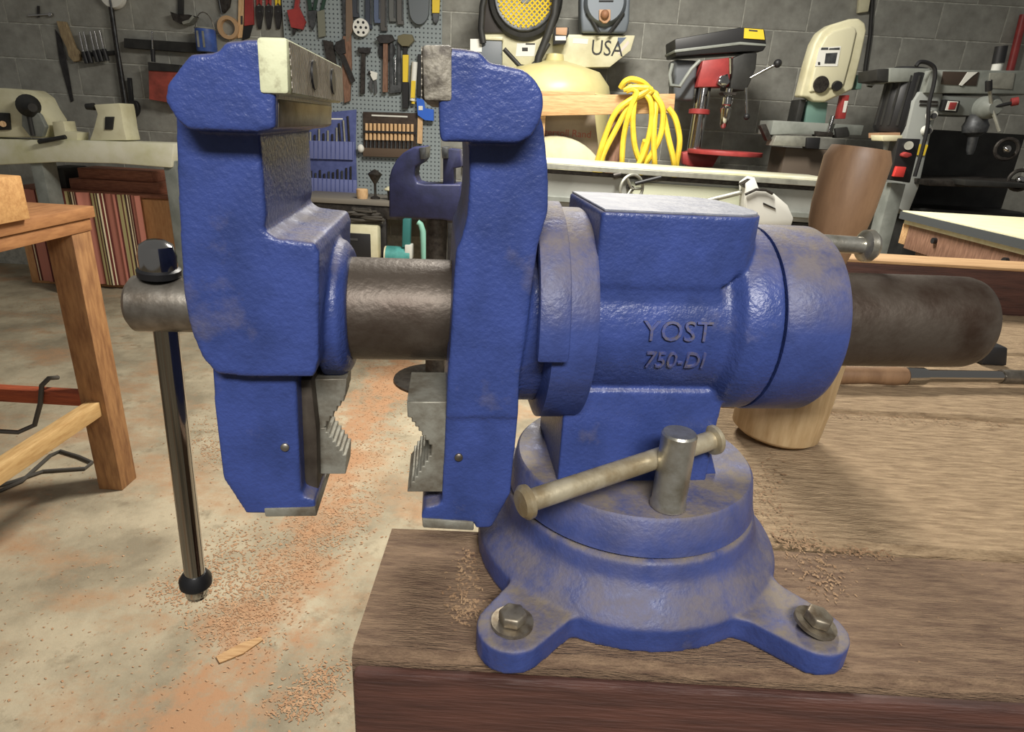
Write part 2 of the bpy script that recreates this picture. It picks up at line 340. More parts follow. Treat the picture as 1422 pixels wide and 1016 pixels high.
# end lock: rod with button head behind the end collar
e1 = V(1140, 335, 0.020); e2 = V(1198, 341, 0.020)
el = MB().cyl(e1+Vector((-0.03, 0, 0)), e2, 0.0047, n=20).build('end_lock_rod', M_zincb, vise)
MB().lathe([(0.006, 0), (0.0085, 0.0015), (0.0088, 0.005), (0.007, 0.0075), (0, 0.0082)], e2+Vector((-0.001, 0, 0)), (1, 0, 0), 28).build('button_head', M_zincb, el)
# swivel disc, flared base, ears
MB().lathe([(0, 0.020), (0.0634, 0.020), (0.0648, 0.0185), (0.0672, 0.004), (0.0680, 0.001), (0.0655, 0), (0, 0)], (SX, 0, -0.100), (0, 0, 1), 96).build('swivel_disc', M_blue2, vise)
mb = MB()
mb.lathe([(0.066, -0.0006), (0.0688, -0.0016), (0.0712, -0.011), (0.0735, -0.0145), (0.082, -0.024), (0.0845, -0.0275), (0.0845, -0.0405), (0, -0.0405)], (SX, 0, -0.100), (0, 0, 1), 96)
ears = [VZ(711, 868, -0.1275), VZ(1128, 872, -0.1275)]
ears += [Vector((2*SX-e.x, -e.y, e.z)) for e in ears]
for e in ears:
    d = Vector((e.x-SX, e.y, 0)); ang = math.atan2(d.y, d.x); u = Vector((math.cos(ang), math.sin(ang), 0)); t = Vector((-u.y, u.x, 0)); o_ = Vector((SX, 0, -0.1405)); Lr = d.length
    out = []
    for k in range(11): a = -math.pi/2+math.pi*k/10; out.append(o_+u*(Lr+0.0165*math.cos(a))+t*0.0165*math.sin(a))
    left = [o_+u*(Lr*0.80)+t*0.0185, o_+u*(Lr*0.66)+t*0.027, o_+u*(Lr*0.45)+t*0.044, o_+u*0.02+t*0.05]
    right = [o_+u*0.02-t*0.05, o_+u*(Lr*0.45)-t*0.044, o_+u*(Lr*0.66)-t*0.027, o_+u*(Lr*0.80)-t*0.0185]
    mb.prism(right+out+left, (0, 0, 0.0135))
base = mb.build('swivel_base', M_blue2, vise, remesh=0.0012, smooth=6)
for i, e in enumerate(ears):
    tilt = Vector((0.0, 0.0, 1)) if i != 1 else Vector((0.18, -0.08, 1)).normalized()
    c = Vector((e.x, e.y, -0.1270))
    wa = MB().lathe([(0.0042, 0), (0.0098, 0), (0.0098, 0.0018), (0.0042, 0.0018)], c+tilt*(0.0006 if i != 1 else 0.0022), tilt, 28).build('washer', M_bolt, base)
    mb = MB(); mb.lathe([(0.0066, 0), (0.0066, 0.0042), (0.0058, 0.0050), (0, 0.0050)], c+tilt*(0.0026 if i != 1 else 0.0042), tilt, 6)
    mb.cyl(c-tilt*0.004, c+tilt*0.003, 0.0035, n=12); mb.build('hex_bolt', M_bolt, base, bevel=0.0004, seg=1, angle=30)
# swivel lock post with sliding bar
pb = VZ(927, 702, -0.080); ptop = V(942, 601, pb.y)
lk = MB().lathe([(0.0086, 0), (0.0088, 0.001), (0.0082, 0.003), (0.0082, (ptop-pb).z-0.001), (0.0074, (ptop-pb).z), (0, (ptop-pb).z)], pb+Vector((0, 0, 0.0004)), (0, 0, 1), 40).build('swivel_lock_post', M_zincb, vise)
c1 = V(733, 696, pb.y-0.022); c2 = V(988, 611, pb.y+0.020); dd = (c2-c1).normalized()
lb = MB().cyl(c1, c2, 0.0049, n=24).build('swivel_lock_bar', M_zinc, vise)
for c, s_ in ((c1, -1), (c2, 1)):
    MB().lathe([(0.0050, 0), (0.0075, 0.0006), (0.0077, 0.0028), (0.0060, 0.0046), (0, 0.0050)], c-dd*s_*0.001, dd*s_, 24).build('button_head', M_zinc, lb)

# ------------------------------------------------------------------ setting: floor, block wall
WY = 4.40
def floor_mat():
    M = bpy.data.materials.new('dusty_concrete'); M.use_nodes = True; nt = M.node_tree; N = nt.nodes; L = nt.links; b = N['Principled BSDF']
    tc = N.new('ShaderNodeTexCoord')
    def nz(sc, d, rg, off=0, st=None):
        mp = N.new('ShaderNodeMapping'); mp.inputs['Location'].default_value = (off, off, 0)
        if st: mp.inputs['Scale'].default_value = st
        L.new(tc.outputs['Object'], mp.inputs[0])
        n = N.new('ShaderNodeTexNoise'); n.inputs['Scale'].default_value = sc; n.inputs['Detail'].default_value = d; n.inputs['Roughness'].default_value = rg; L.new(mp.outputs[0], n.inputs[0]); return n.outputs[0]
    def mix(f, a, c, lo, hi):
        r = N.new('ShaderNodeMapRange'); r.inputs[1].default_value = lo; r.inputs[2].default_value = hi; L.new(f, r.inputs[0])
        x = N.new('ShaderNodeMix'); x.data_type = 'RGBA'; L.new(r.outputs[0], x.inputs[0])
        for i, q in ((6, a), (7, c)):
            if isinstance(q, tuple): x.inputs[i].default_value = q
            else: L.new(q, x.inputs[i])
        return x.outputs[2]
    c = mix(nz(3.2, 8, .65), lin((138, 128, 107)), lin((184, 172, 146)), .38, .62)
    c = mix(nz(9, 8, .7, 3), c, lin((128, 116, 94)), .56, .72)
    c = mix(nz(2.6, 9, .72, 7.3, (1.0, 1.5, 1)), c, lin((172, 136, 102)), .50, .68)
    P1 = BZ(330, 900, 0); P2 = BZ(545, 520, 0); dn = (P2-P1); nn = Vector((-dn.y, dn.x, 0)).normalized()
    dp_ = N.new('ShaderNodeVectorMath'); dp_.operation = 'DOT_PRODUCT'; sb_ = N.new('ShaderNodeVectorMath'); sb_.operation = 'SUBTRACT'; sb_.inputs[1].default_value = P1-Vector((-0.2, 1.05, -0.05)); L.new(tc.outputs['Object'], sb_.inputs[0]); L.new(sb_.outputs[0], dp_.inputs[0]); dp_.inputs[1].default_value = nn
    ab = N.new('ShaderNodeMath'); ab.operation = 'ABSOLUTE'; L.new(dp_.outputs['Value'], ab.inputs[0])
    sm = N.new('ShaderNodeMapRange'); sm.inputs[1].default_value = 0.24; sm.inputs[2].default_value = 0.03; sm.inputs[3].default_value = -0.12; sm.inputs[4].default_value = 0.13; L.new(ab.outputs[0], sm.inputs[0])
    ad = N.new('ShaderNodeMath'); ad.operation = 'ADD'; L.new(sm.outputs[0], ad.inputs[0]); L.new(nz(9, 9, .75, 5), ad.inputs[1])
    c = mix(ad.outputs[0], c, lin((174, 134, 100)), .50, .66)
    c = mix(nz(60, 6, .8, 1), c, lin((152, 116, 84)), .60, .72)
    L.new(c, b.inputs['Base Color']); b.inputs['Roughness'].default_value = 0.85
    bp = N.new('ShaderNodeBump'); bp.inputs['Strength'].default_value = 0.35; bp.inputs['Distance'].default_value = 0.004; L.new(nz(70, 6, .7), bp.inputs['Height']); L.new(bp.outputs[0], b.inputs['Normal'])
    return M
fl = MB().box(-4.6, 4.2, -2.5, WY+0.2, -0.05, 0); struct(fl.build('floor', floor_mat()))
M_block = mat('grey_block', (158, 158, 150), 0.9, 0, (128, 127, 120), 9, 0.5, 70, lo=.35, hi=.7)
M_mortar = mat('mortar', (192, 192, 182), 0.95, 0, (160, 160, 152), 30)
wall = struct(MB().box(-4.6, 4.2, WY+0.004, WY+0.2, 0, 2.75).build('wall_back', M_mortar))
bm_ = None; cnt = 0
for r in range(1, 11):
    z0 = 0.155+0.2*r
    if z0 > 2.1 or z0 < 0.3: continue
    sh = (0.2 if r % 2 else 0.0)+0.10
    for k in range(-10, 9):
        x0 = k*0.4+sh
        if x0 < -3.9 or x0 > 3.3: continue
        if bm_ is None:
            q = MB().box(x0+0.004, x0+0.396, WY, WY+0.006, z0+0.004, z0+0.196); bm_ = q.build('block', M_block, wall, bevel=0.002, seg=1); ref = (x0, z0)
        else:
            o = bm_.copy(); C.objects.link(o); o.parent = wall; o.location = (x0-ref[0], 0, z0-ref[1])
            o.rotation_euler = (0, 0, 0)

# ------------------------------------------------------------------ timber bench under the vise
def wood(name, c1, c2, st=(2, 30, 30), sc=6, rough=.7, bump=.35):
    return mat(name, c1, rough, 0, c2, sc, bump, sc*4, st, 7, .35, .68)
M_bench = wood('weathered_bench_wood', (172, 148, 116), (124, 102, 76), (6, 40, 40), 8, .9, 1.0)  # weathered; also paler, with the light on the back planks in its colour
M_bench0 = wood('dimmed_worn_plank', (134, 110, 86), (94, 72, 56), (6, 40, 40), 8, .88, 1.0)  # front plank darkened in colour, as less light falls there
M_beam = wood('dark_stained_timber', (86, 54, 44), (58, 36, 30), (2, 22, 22), 7, .6, .4)
M_cut = wood('fresh_cut_wood', (200, 164, 118), (168, 128, 86), (2, 25, 25), 7, .7, .2)
bench = thing('workbench', 'heavy brown timber workbench with plank top carrying the blue vise', 'workbench', (0.6, 0.55, 0))
ys = [0.2195, 0.3190, 0.527, 0.729, 0.93]
for i in range(4):
    n = 60; x0 = -0.066 if i == 0 else 0.062+0.004*i; x1 = 1.32; th = 0.085 if i == 0 else 0.045; mb = MB()
    a, b_ = ys[i]+0.0030*(i > 0), ys[i+1]-0.0030
    # plank with worn, slightly wavy long edges
    top = []; rows = []
    for k in range(n+1):
        x = x0+(x1-x0)*k/n
        w0 = 0.0022*noise.noise((x*14, i*3.1, 0)); w1 = 0.0022*noise.noise((x*14, i*3.1+1.7, 0))
        dz = -0.0010*(1+noise.noise((x*5, i*2.0, 4))) if i else -0.0002
        rows.append([Vector((x, a+w0, BENCH-th)), Vector((x, a+w0, BENCH-0.004+dz)), Vector((x, a+0.004+w0, BENCH+dz)), Vector((x, b_-0.003+w1, BENCH+dz)), Vector((x, b_+w1, BENCH-0.004+dz)), Vector((x, b_+w1, BENCH-th))])
    vs = [p for rw in rows for p in rw]; fs = [[k*6+j, k*6+(j+1) % 6, (k+1)*6+(j+1) % 6, (k+1)*6+j] for k in range(n) for j in range(6)]+[list(range(6)), [n*6+j for j in range(6)]]
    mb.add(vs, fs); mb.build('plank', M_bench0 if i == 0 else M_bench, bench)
MB().box(-0.050, 1.31, 0.224, 0.262, BENCH-0.24, BENCH-0.086).build('front_beam', M_beam, bench, bevel=0.004)
MB().box(-0.064, 1.31, 0.2105, 0.2168, BENCH-0.23, BENCH-0.004).build('front_board', M_beam, bench, bevel=0.003)
zr = B(1400, 374, 0.945).z; zr2 = zr
MB().box(0.09, 1.32, 0.935, 1.00, BENCH-0.05, zr).build('back_rail', M_beam, bench, bevel=0.002)
MB().box(0.09, 1.32, 0.934, 1.001, zr-0.0005, zr+0.004).build('back_rail_lit_top', M_cut, bench, bevel=0.001)  # pale strip added: light on the rail's top put into its colour
MB().box(0.09, 1.31, 0.88, 0.92, BENCH-0.20, BENCH-0.046).build('back_beam', M_beam, bench, bevel=0.003)
for x in (0.09, 1.18):
    for y in (0.264, 0.79): MB().box(x, x+0.09, y, y+0.09, 0, BENCH-0.046).build('leg', M_beam, bench, bevel=0.003)
# dust and shavings lying on bench and floor
def chips(name, spots, mt, lab, cat, size, z):
    mb = MB()
    for (x, y, s) in spots:
        a = random.uniform(0, 6.28); l = size*s*random.uniform(.5, 1.5); w_ = l*random.uniform(.25, .6); u = Vector((math.cos(a), math.sin(a), 0)); t = Vector((-u.y, u.x, 0)); c = Vector((x, y, z)); h = l*random.uniform(.05, .35)
        pts = [c-u*l-t*w_, c-u*l+t*w_, c+Vector((0, 0, h))+t*w_, c+u*l+t*w_*.7+Vector((0, 0, h*random.uniform(0, 1.2))), c+u*l-t*w_*.7, c+Vector((0, 0, h))-t*w_]
        k = len(mb.v); mb.v += pts; mb.f += [[k, k+1, k+2, k+5], [k+5, k+2, k+3, k+4]]
    o = mb.build(name, mt, flat=True); o['kind'] = 'stuff'; return tag(o, lab, cat)
M_chip = mat('wood_chip', (196, 160, 124), 0.8, 0, (158, 116, 82), 40, lo=.3, hi=.7)
M_dust = mat('pale_chip', (160, 132, 100), 0.85, 0, (118, 88, 62), 60, lo=.3, hi=.7)
sp = []
def along(pts, n, spread):
    for _ in range(n):
        i = random.randrange(len(pts)-1); t = random.random(); px = pts[i][0]+(pts[i+1][0]-pts[i][0])*t+random.gauss(0, spread); py = pts[i][1]+(pts[i+1][1]-pts[i][1])*t+random.gauss(0, spread*.6)
        yield px, py
for px, py in list(along([(320, 890), (350, 830), (420, 770), (480, 700), (530, 560), (560, 500)], 4200, 30))+list(along([(230, 830), (290, 800), (340, 740)], 900, 24))+list(along([(400, 990), (460, 930)], 600, 20))+list(along([(280, 590), (310, 640)], 500, 24))+list(along([(10, 420), (110, 440), (210, 410)], 500, 20)):
    if py > 392:
        p = BZ(px, py, 0); sp.append((p.x, p.y, 1))
for _ in range(1500):
    p = BZ(random.uniform(0, 640), random.uniform(430, 1010), 0); sp.append((p.x, p.y, .8))
npx = B(606, 302, 2.69).x; sp = [q for q in sp if q[1] < 4.2 and math.hypot(q[0]-npx, q[1]-2.69) > .21 and q[1] < 3.86 and not any(abs(q[0]-lx-.037) < .06 and abs(q[1]-ly-.039) < .06 for lx in (-1.264, -2.20) for ly in (1.658, 0.70))]
chips('wood_shavings', sp, M_chip, 'orange wood shavings strewn over the concrete floor', 'shavings', 0.0030, 0.0010)
sp = []
for px, py in list(along([(1060, 640), (1060, 700), (1120, 770), (1160, 820)], 420, 18))+list(along([(1070, 752), (1240, 772)], 260, 6))+list(along([(660, 760), (650, 830), (640, 860)], 260, 14))+list(along([(1150, 576), (1400, 592)], 150, 5)):
    p = BZ(px, py, BENCH)
    if -0.06 < p.x < 1.3 and 0.222 < p.y < (0.92 if p.x > .09 else .318): sp.append((p.x, p.y, 1))
for _ in range(900): sp.append((random.uniform(0.09, 0.75), random.uniform(0.225, 0.92), .6))
def offbase(q):
    p = Vector((q[0], q[1], 0)); c = vworld((SX, 0, 0)); c.z = 0
    return (p-c).length > 0.088 and all((p-Vector((*vworld(e)[:2], 0))).length > 0.02 for e in ears)
chips('bench_sawdust', [q for q in sp if offbase(q)], M_dust, 'scattered sawdust and chips on the plank bench top', 'sawdust', 0.0009, BENCH+0.0004)
o = MB(); a = BZ(303, 918, 0); b_ = BZ(364, 888, 0); d = (b_-a); t = Vector((-d.y, d.x, 0)).normalized()*0.016
o.prism([a+t*.8, a-t*.6, a+d*.5-t, b_-t*.3, b_+t*.5, a+d*.55+t], (0, 0, 0.004)); tag(o.build('wood_offcut', M_cut), 'thin pale splinter of wood lying on the floor shavings', 'offcut')

# ------------------------------------------------------------------ mallet, chisel on the bench
mp_ = BZ(1080, 604, BENCH); mtop = B(1198, 203, mp_.y)
mal = thing('wooden_mallet', 'turned wooden mallet standing on its pale head behind the vise', 'mallet', (mp_.x, mp_.y, BENCH))
Hm = mtop.z-BENCH; ax = (mtop-mp_)
kx = Vector((ax.x*0.15, 0, ax.z)).normalized()
M_maple = wood('pale_maple', (222, 196, 152), (188, 156, 112), (14, 14, 2.5), 9, .5, .1)
M_handle = wood('brown_turned_wood', (138, 108, 80), (112, 84, 60), (10, 10, 2.5), 6, .5, .05)
mal_ax = Vector((0.075, 0.01, 1)).normalized(); mo_ = Vector((mp_.x-0.004, mp_.y, BENCH+0.0026)); Hm = mtop.z-BENCH-0.003
MB().lathe([(0, 0), (0.029, 0), (0.0340, 0.004), (0.0355, 0.03), (0.0350, 0.075), (0.031, 0.098), (0.020, 0.108), (0.014, 0.11)], mo_, mal_ax, 48).build('mallet_head', M_maple, mal, angle=60)
MB().lathe([(0.0140, 0.10), (0.0128, 0.13), (0.0124, Hm*.58), (0.0134, Hm*.64), (0.0165, Hm*.71), (0.0200, Hm*.765), (0.0214, Hm*.82), (0.0222, Hm*.965), (0.0190, Hm), (0, Hm)], mo_, mal_ax, 48).build('mallet_handle', M_handle, mal, angle=60)
zc = BENCH+0.0105
def onb(px, py): return BZ(px, py, zc)
a, b_, c_, d_ = onb(1140, 520), onb(1256, 522), onb(1392, 523), onb(1421, 524)
ch = thing('wood_chisel', 'chisel with brown wooden handle lying on the bench behind the slide bar', 'chisel', (b_.x, b_.y, BENCH))
u = (b_-a).normalized()
MB().lathe([(0, 0), (0.007, 0.001), (0.0098, 0.012), (0.0085, 0.05), (0.0098, (b_-a).length-0.012), (0.0088, (b_-a).length)], a, u, 20).build('handle', M_handle, ch, angle=60)
MB().lathe([(0.0092, 0), (0.0092, 0.02), (0.0070, 0.025), (0.0062, (c_-b_).length)], b_, (c_-b_), 20).build('ferrule', M_chrome, ch)
MB().cyl(c_-u*0.002, d_+u*0.05, 0.0075, n=16).build('threaded_end', M_steel, ch)
k = BZ(1382, 512, BENCH); tag(MB().prism([k+Vector(q) for q in [(-.008, .012, 0), (.022, .012, 0), (.016, .012, .022), (-.004, .012, .022)]], (0, .018, 0)).build('clamp_pad', M_black, bevel=.002), 'small black wedge beside the threaded end of the chisel', 'wedge')

# ------------------------------------------------------------------ wooden table at the side
tz = B(110, 285, 1.75).z; az = B(118, 319, 1.737).z
M_tab = wood('orange_table_wood', (172, 122, 78), (138, 92, 56), (14, 2.5, 14), 5, .6, .15)
M_tleg = wood('table_leg_wood', (168, 124, 80), (126, 86, 54), (14, 14, 2.5), 5, .6, .25)
M_red = wood('red_stretcher_wood', (170, 84, 50), (130, 60, 36), (2.5, 18, 18), 7, .6, .2)
M_pine = wood('pine_board', (206, 172, 118), (176, 138, 86), (18, 2.5, 18), 6, .65, .15)
tab = thing('wooden_table', 'rough orange-brown wooden table with square legs standing on the floor', 'table', (-1.7, 1.2, 0))
for k in range(5):
    x1 = -1.182-0.22*k; MB().box(x1-0.218, x1, 0.62, 1.755, tz-0.03, tz).build('top_board', M_tab, tab, bevel=.002)
MB().box(-1.215, -1.188, 0.70, 1.74, az, tz-0.031).build('side_apron', M_tab, tab, bevel=.002)
MB().box(-2.2, -1.216, 1.71, 1.738, az, tz-0.031).build('back_apron', M_tab, tab, bevel=.002)
for x in (-1.264, -2.20):
    for y in (1.658, 0.70): MB().box(x, x+0.0735, y, y+0.078, 0, tz-0.031 if x < -2 else az).build('leg', M_tleg, tab, bevel=.003)
zs = B(118, 556, 1.66).z
MB().box(-1.245, -1.205, 0.778, 1.6575, zs-0.045, zs).build('stretcher', M_pine, tab, bevel=.002)
MB().box(-2.125, -1.2645, 1.68, 1.715, zs-0.03, zs+0.012).build('stretcher', M_red, tab, bevel=.002)
q0 = B(38, 282, 1.5); tag(MB().box(q0.x-0.34, q0.x, 1.32, 1.50, tz+0.0005, B(38, 244, 1.5).z).build('wood_block', wood('planed_block_wood', (206, 160, 104), (176, 128, 78), (2.5, 18, 18), 6, .6, .1), bevel=.003), 'squared light-brown block of wood on the orange table', 'block')
cab = [BZ(px, py, 0.008) for px, py in [(-40, 690), (20, 680), (60, 655), (85, 620), (75, 612), (40, 640), (0, 665), (-30, 672)]]
tag(MB().tube([BZ(px, py, 0.007) for px, py in [(-20, 690), (30, 668), (70, 632), (84, 626), (110, 634), (128, 642), (118, 650), (60, 654), (20, 668), (-15, 678)]], 0.006, 8).build('floor_cable', mat('grey_cable', (74, 70, 64), .6)), 'grey electric cable looping on the floor under the table', 'cable')
tag(MB().tube([B(-10, 598, 1.6), B(25, 600, 1.63), B(48, 590, 1.66), B(56, 560, 1.665), B(58, 535, 1.672), B(68, 525, 1.69), B(80, 524, 1.725)], 0.007, 8).build('hanging_cable', mat('grey_cable', (74, 70, 64), .6)), 'grey cable draped over the red table stretcher', 'cable')

# ------------------------------------------------------------------ machines along the back wall
M_cream = mat('cream_enamel', (222, 218, 186), .45, 0, (200, 194, 158), 8, lo=.4, hi=.7)
M_creamw = mat('pale_bed_paint', (232, 230, 208), .5, 0, (206, 204, 160), 5, lo=.4, hi=.7)
M_dark = mat('dark_machine_grey', (48, 48, 46), .6, .1, (34, 34, 33), 12)
M_grey = mat('machine_grey', (138, 142, 136), .5, 0, (116, 120, 114), 10)
M_red = mat('red_enamel', (164, 62, 60), .45, 0, (138, 50, 50), 12)
M_alu = mat('aluminium_rail', (176, 176, 164), .42, .5, (150, 150, 140), 20)
M_yel = mat('yellow_plastic', (232, 200, 56), .5)
M_white = mat('white_label', (226, 226, 218), .6)
M_green = mat('machine_green', (104, 136, 126), .5)
M_teal = mat('teal_plastic', (86, 164, 158), .5, 0, (60, 128, 124), 10)
M_ink = mat('ink_print', (58, 58, 58), .8)
M_navy = mat('navy_enamel', (42, 46, 84), .5, 0, (32, 36, 66), 18, .15, 120)
M_iron = mat('dark_iron', (74, 70, 66), .5, .6, (48, 44, 42), 40)
M_lwood = wood('light_tool_handle', (222, 188, 144), (196, 156, 110), (18, 18, 3), 8, .6, .1)

# wood lathe
LY = 3.72
la = thing('wood_lathe', 'cream wood lathe with headstock and tailstock on a long pale bed', 'lathe', (B(110, 260, LY).x, LY+0.1, 0))
mb = MB(); slab([(-60, 190), (0, 193), (120, 195), (242, 199), (238, 233), (160, 227), (80, 225), (20, 228), (-60, 232)], LY, 0.18, mb); mb.build('bed', M_creamw, la, bevel=.008)
mb = slab([(-60, 122), (5, 122), (28, 124), (42, 134), (50, 150), (60, 165), (63, 178), (58, 191), (-60, 190)], LY+0.01, 0.20); mb.build('headstock', M_cream, la, bevel=.01)
mb = slab([(30, 140), (38, 146), (47, 152), (55, 160), (63, 176), (58, 190), (42, 190), (30, 175)], LY-0.012, 0.03); mb.build('headstock_cover', M_grey, la, bevel=.004)
mb = slab([(-4, 156), (12, 157), (14, 180), (-4, 181)], LY-0.002, 0.02); sw = mb.build('switch_plate', M_dark, la, bevel=.002)
rodp((4, 172), (4, 172.2), LY-0.03, .016, LY-0.001, 12).build('switch_knob', M_lwood, sw)
MB().lathe([(0, 0), (.055, 0), (.06, .02), (.035, .05), (.022, .08), (.022, .10)], B(38, 146, LY-0.014), (0.75, -.65, -.1), 20).build('faceplate_hub', M_dark, la)
rodp((38, 150), (46, 188), LY-0.02, .012).build('lever', M_dark, la)
mb = slab([(72, 169), (88, 168), (91, 182), (108, 184), (107, 195), (76, 194)], LY+.02, .10); bj = mb.build('tool_rest_banjo', M_cream, la, bevel=.004)
mb = rodp((54, 197), (91, 190), LY-.03, .012); mb.build('tool_rest', M_dark, bj)
mb = slab([(130, 145), (166, 143), (168, 152), (172, 178), (176, 195), (124, 195), (130, 178), (135, 158)], LY+.02, .14)
ts = mb.build('tailstock', M_cream, la, bevel=.006)
slab([(146, 162), (158, 162), (156, 180), (145, 180)], LY+.012, .02).build('tailstock_recess', M_dark, ts, bevel=.001)
MB().cyl(B(120, 148, LY+.06), B(131, 148, LY+.06), .016, .02).build('quill', M_dark, ts)
MB().torus(B(171, 167, LY+.09), (1, -.25, 0), .055, .008, 24, 8).build('handwheel', M_grey, ts)
for x in (46, 232):
    q = B(x, 226, LY); MB().box(q.x-.035, q.x+.035, LY+.02, LY+.14, 0, q.z+.01).build('leg', M_grey, la, bevel=.004)
# low cabinet under the lathe, striped cloth hanging on it
KY = 3.92; kz = B(130, 266, KY).z; kx0 = B(20, 300, KY).x; kx1 = B(262, 300, KY).x
cabt = thing('low_cabinet', 'low brown plywood cabinet under the lathe behind the striped cloth', 'cabinet', ((kx0+kx1)/2, KY+.25, 0))
M_ply = wood('plywood', (226, 172, 118), (204, 144, 94), (18, 18, 3), 5, .6, .1)
M_clut = wood('reddish_board', (164, 108, 84), (124, 78, 60), (3, 18, 18), 6, .7, .2)
MB().box(kx0, kx1, KY+.022, KY+.45, 0.0, kz-.02).build('carcass', M_ply, cabt, bevel=.003)
MB().box(kx0-.01, kx1+.01, KY-.006, KY+.46, kz-.02, kz).build('cabinet_top', M_clut, cabt, bevel=.003)
MB().box(B(200, 300, KY).x, kx1-.01, KY+.006, KY+.022, .10, kz-.03).build('door', M_ply, cabt, bevel=.002)
# boards lying on the cabinet
bt = KY
tag(MB().box(B(86, 250, bt).x, B(212, 250, bt).x, bt+.06, bt+.30, kz+.0008, B(120, 249, bt+.06).z).build('stacked_board', M_clut, bevel=.004), 'reddish board lying on the low cabinet under the lathe', 'board')
tag(MB().box(B(96, 250, bt).x, B(200, 250, bt).x, bt+.09, bt+.28, B(120, 249, bt+.06).z+.001, B(120, 234, bt+.06).z).build('stacked_board', M_clut, bevel=.004), 'upper reddish board of the pair under the lathe bed', 'board')
tag(MB().box(B(52, 250, bt).x, B(80, 250, bt).x, bt+.07, bt+.3, kz+.0008, B(60, 232, bt+.05).z).build('black_tub', M_dark, bevel=.01), 'dark tub beside reddish boards under the lathe bed', 'tub')
def stripe_mat():
    M = bpy.data.materials.new('striped_cloth'); M.use_nodes = True; nt = M.node_tree; N = nt.nodes; L = nt.links; b = N['Principled BSDF']
    tc = N.new('ShaderNodeTexCoord'); sx = N.new('ShaderNodeSeparateXYZ'); L.new(tc.outputs['Object'], sx.inputs[0])
    m1 = N.new('ShaderNodeMath'); m1.operation = 'MULTIPLY_ADD'; m1.inputs[1].default_value = 1/0.165; m1.inputs[2].default_value = 10.0; L.new(sx.outputs[0], m1.inputs[0])
    fr = N.new('ShaderNodeMath'); fr.operation = 'FRACT'; L.new(m1.outputs[0], fr.inputs[0])
    cr = N.new('ShaderNodeValToRGB'); cr.color_ramp.interpolation = 'CONSTANT'; E = cr.color_ramp.elements
    seq = [(0, (206, 134, 116)), (.34, (104, 50, 44)), (.40, (180, 168, 118)), (.52, (96, 56, 44)), (.57, (180, 168, 118)), (.62, (70, 48, 40)), (.68, (244, 228, 190)), (.74, (110, 50, 44)), (.80, (244, 228, 190)), (.83, (104, 50, 44)), (.90, (206, 134, 116))]
    E[0].position = 0; E[0].color = lin(seq[0][1]); E[1].position = seq[1][0]; E[1].color = lin(seq[1][1])
    for p, c in seq[2:]: e = E.new(p); e.color = lin(c)
    L.new(fr.outputs[0], cr.inputs[0]); L.new(cr.outputs[0], b.inputs['Base Color']); b.inputs['Roughness'].default_value = .9; return M
mb = MB(); n = 60; x0, x1 = B(40, 300, KY).x, B(202, 300, KY).x; pf = []
for k in range(n+1): pf.append((x0+(x1-x0)*k/n, KY-.030+.010*math.sin(k*.62)+.004*math.sin(k*1.7)))
vs = [Vector((x, y, z)) for z in (.03, kz-.005) for x, y in pf]+[Vector((x, y+.004, z)) for z in (.03, kz-.005) for x, y in pf]
N1 = n+1; fs = []
for k in range(n):
    fs += [[k, k+1, N1+k+1, N1+k], [2*N1+k, 3*N1+k, 3*N1+k+1, 2*N1+k+1], [k, 2*N1+k, 2*N1+k+1, k+1], [N1+k, N1+k+1, 3*N1+k+1, 3*N1+k]]
fs += [[0, N1, 3*N1, 2*N1], [n, 2*N1+n, 3*N1+n, N1+n]]
mb.add(vs, fs); tag(mb.build('striped_cloth', stripe_mat()), 'red, olive and cream striped cloth hanging down the low cabinet', 'cloth')

# ------------------------------------------------------------------ pegboard and hand tools
def peg_mat():
    M = bpy.data.materials.new('pegboard'); M.use_nodes = True; nt = M.node_tree; N = nt.nodes; L = nt.links; b = N['Principled BSDF']
    tc = N.new('ShaderNodeTexCoord'); sx = N.new('ShaderNodeSeparateXYZ'); L.new(tc.outputs['Object'], sx.inputs[0]); ds = []
    def mth(op, a, c=None):
        x = N.new('ShaderNodeMath'); x.operation = op
        for i, q in enumerate((a, c)):
            if q is None: continue
            if isinstance(q, (int, float)): x.inputs[i].default_value = q
            else: L.new(q, x.inputs[i])
        return x.outputs[0]
    for k in (0, 2):
        f = mth('FRACT', mth('MULTIPLY_ADD', sx.outputs[k], 1/0.0254)); f = mth('SUBTRACT', f, .5); ds.append(mth('MULTIPLY', f, f))
    s = mth('LESS_THAN', mth('ADD', ds[0], ds[1]), .042)
    x = N.new('ShaderNodeMix'); x.data_type = 'RGBA'; L.new(s, x.inputs[0]); x.inputs[6].default_value = lin((142, 152, 154)); x.inputs[7].default_value = lin((70, 76, 80)); L.new(x.outputs[2], b.inputs['Base Color']); b.inputs['Roughness'].default_value = .6
    return M
PY = WY-0.03
xp0, xp1 = B(398, 100, PY).x, B(613, 100, PY).x
pb_ = MB().box(xp0, xp1, PY, PY+.006, B(500, 268, PY).z, 2.2); tag(pb_.build('pegboard', peg_mat()), 'grey perforated pegboard fixed to the block wall', 'pegboard')
TY = PY-.012
M_tool = mat('tool_steel', (96, 98, 100), .45, .6, (66, 68, 70), 30); M_toold = mat('dark_tool_steel', (62, 60, 60), .5, .4, (44, 42, 42), 30)
M_hand = wood('brown_tool_handle', (140, 106, 86), (104, 74, 58), (18, 18, 3), 8, .6, .1)
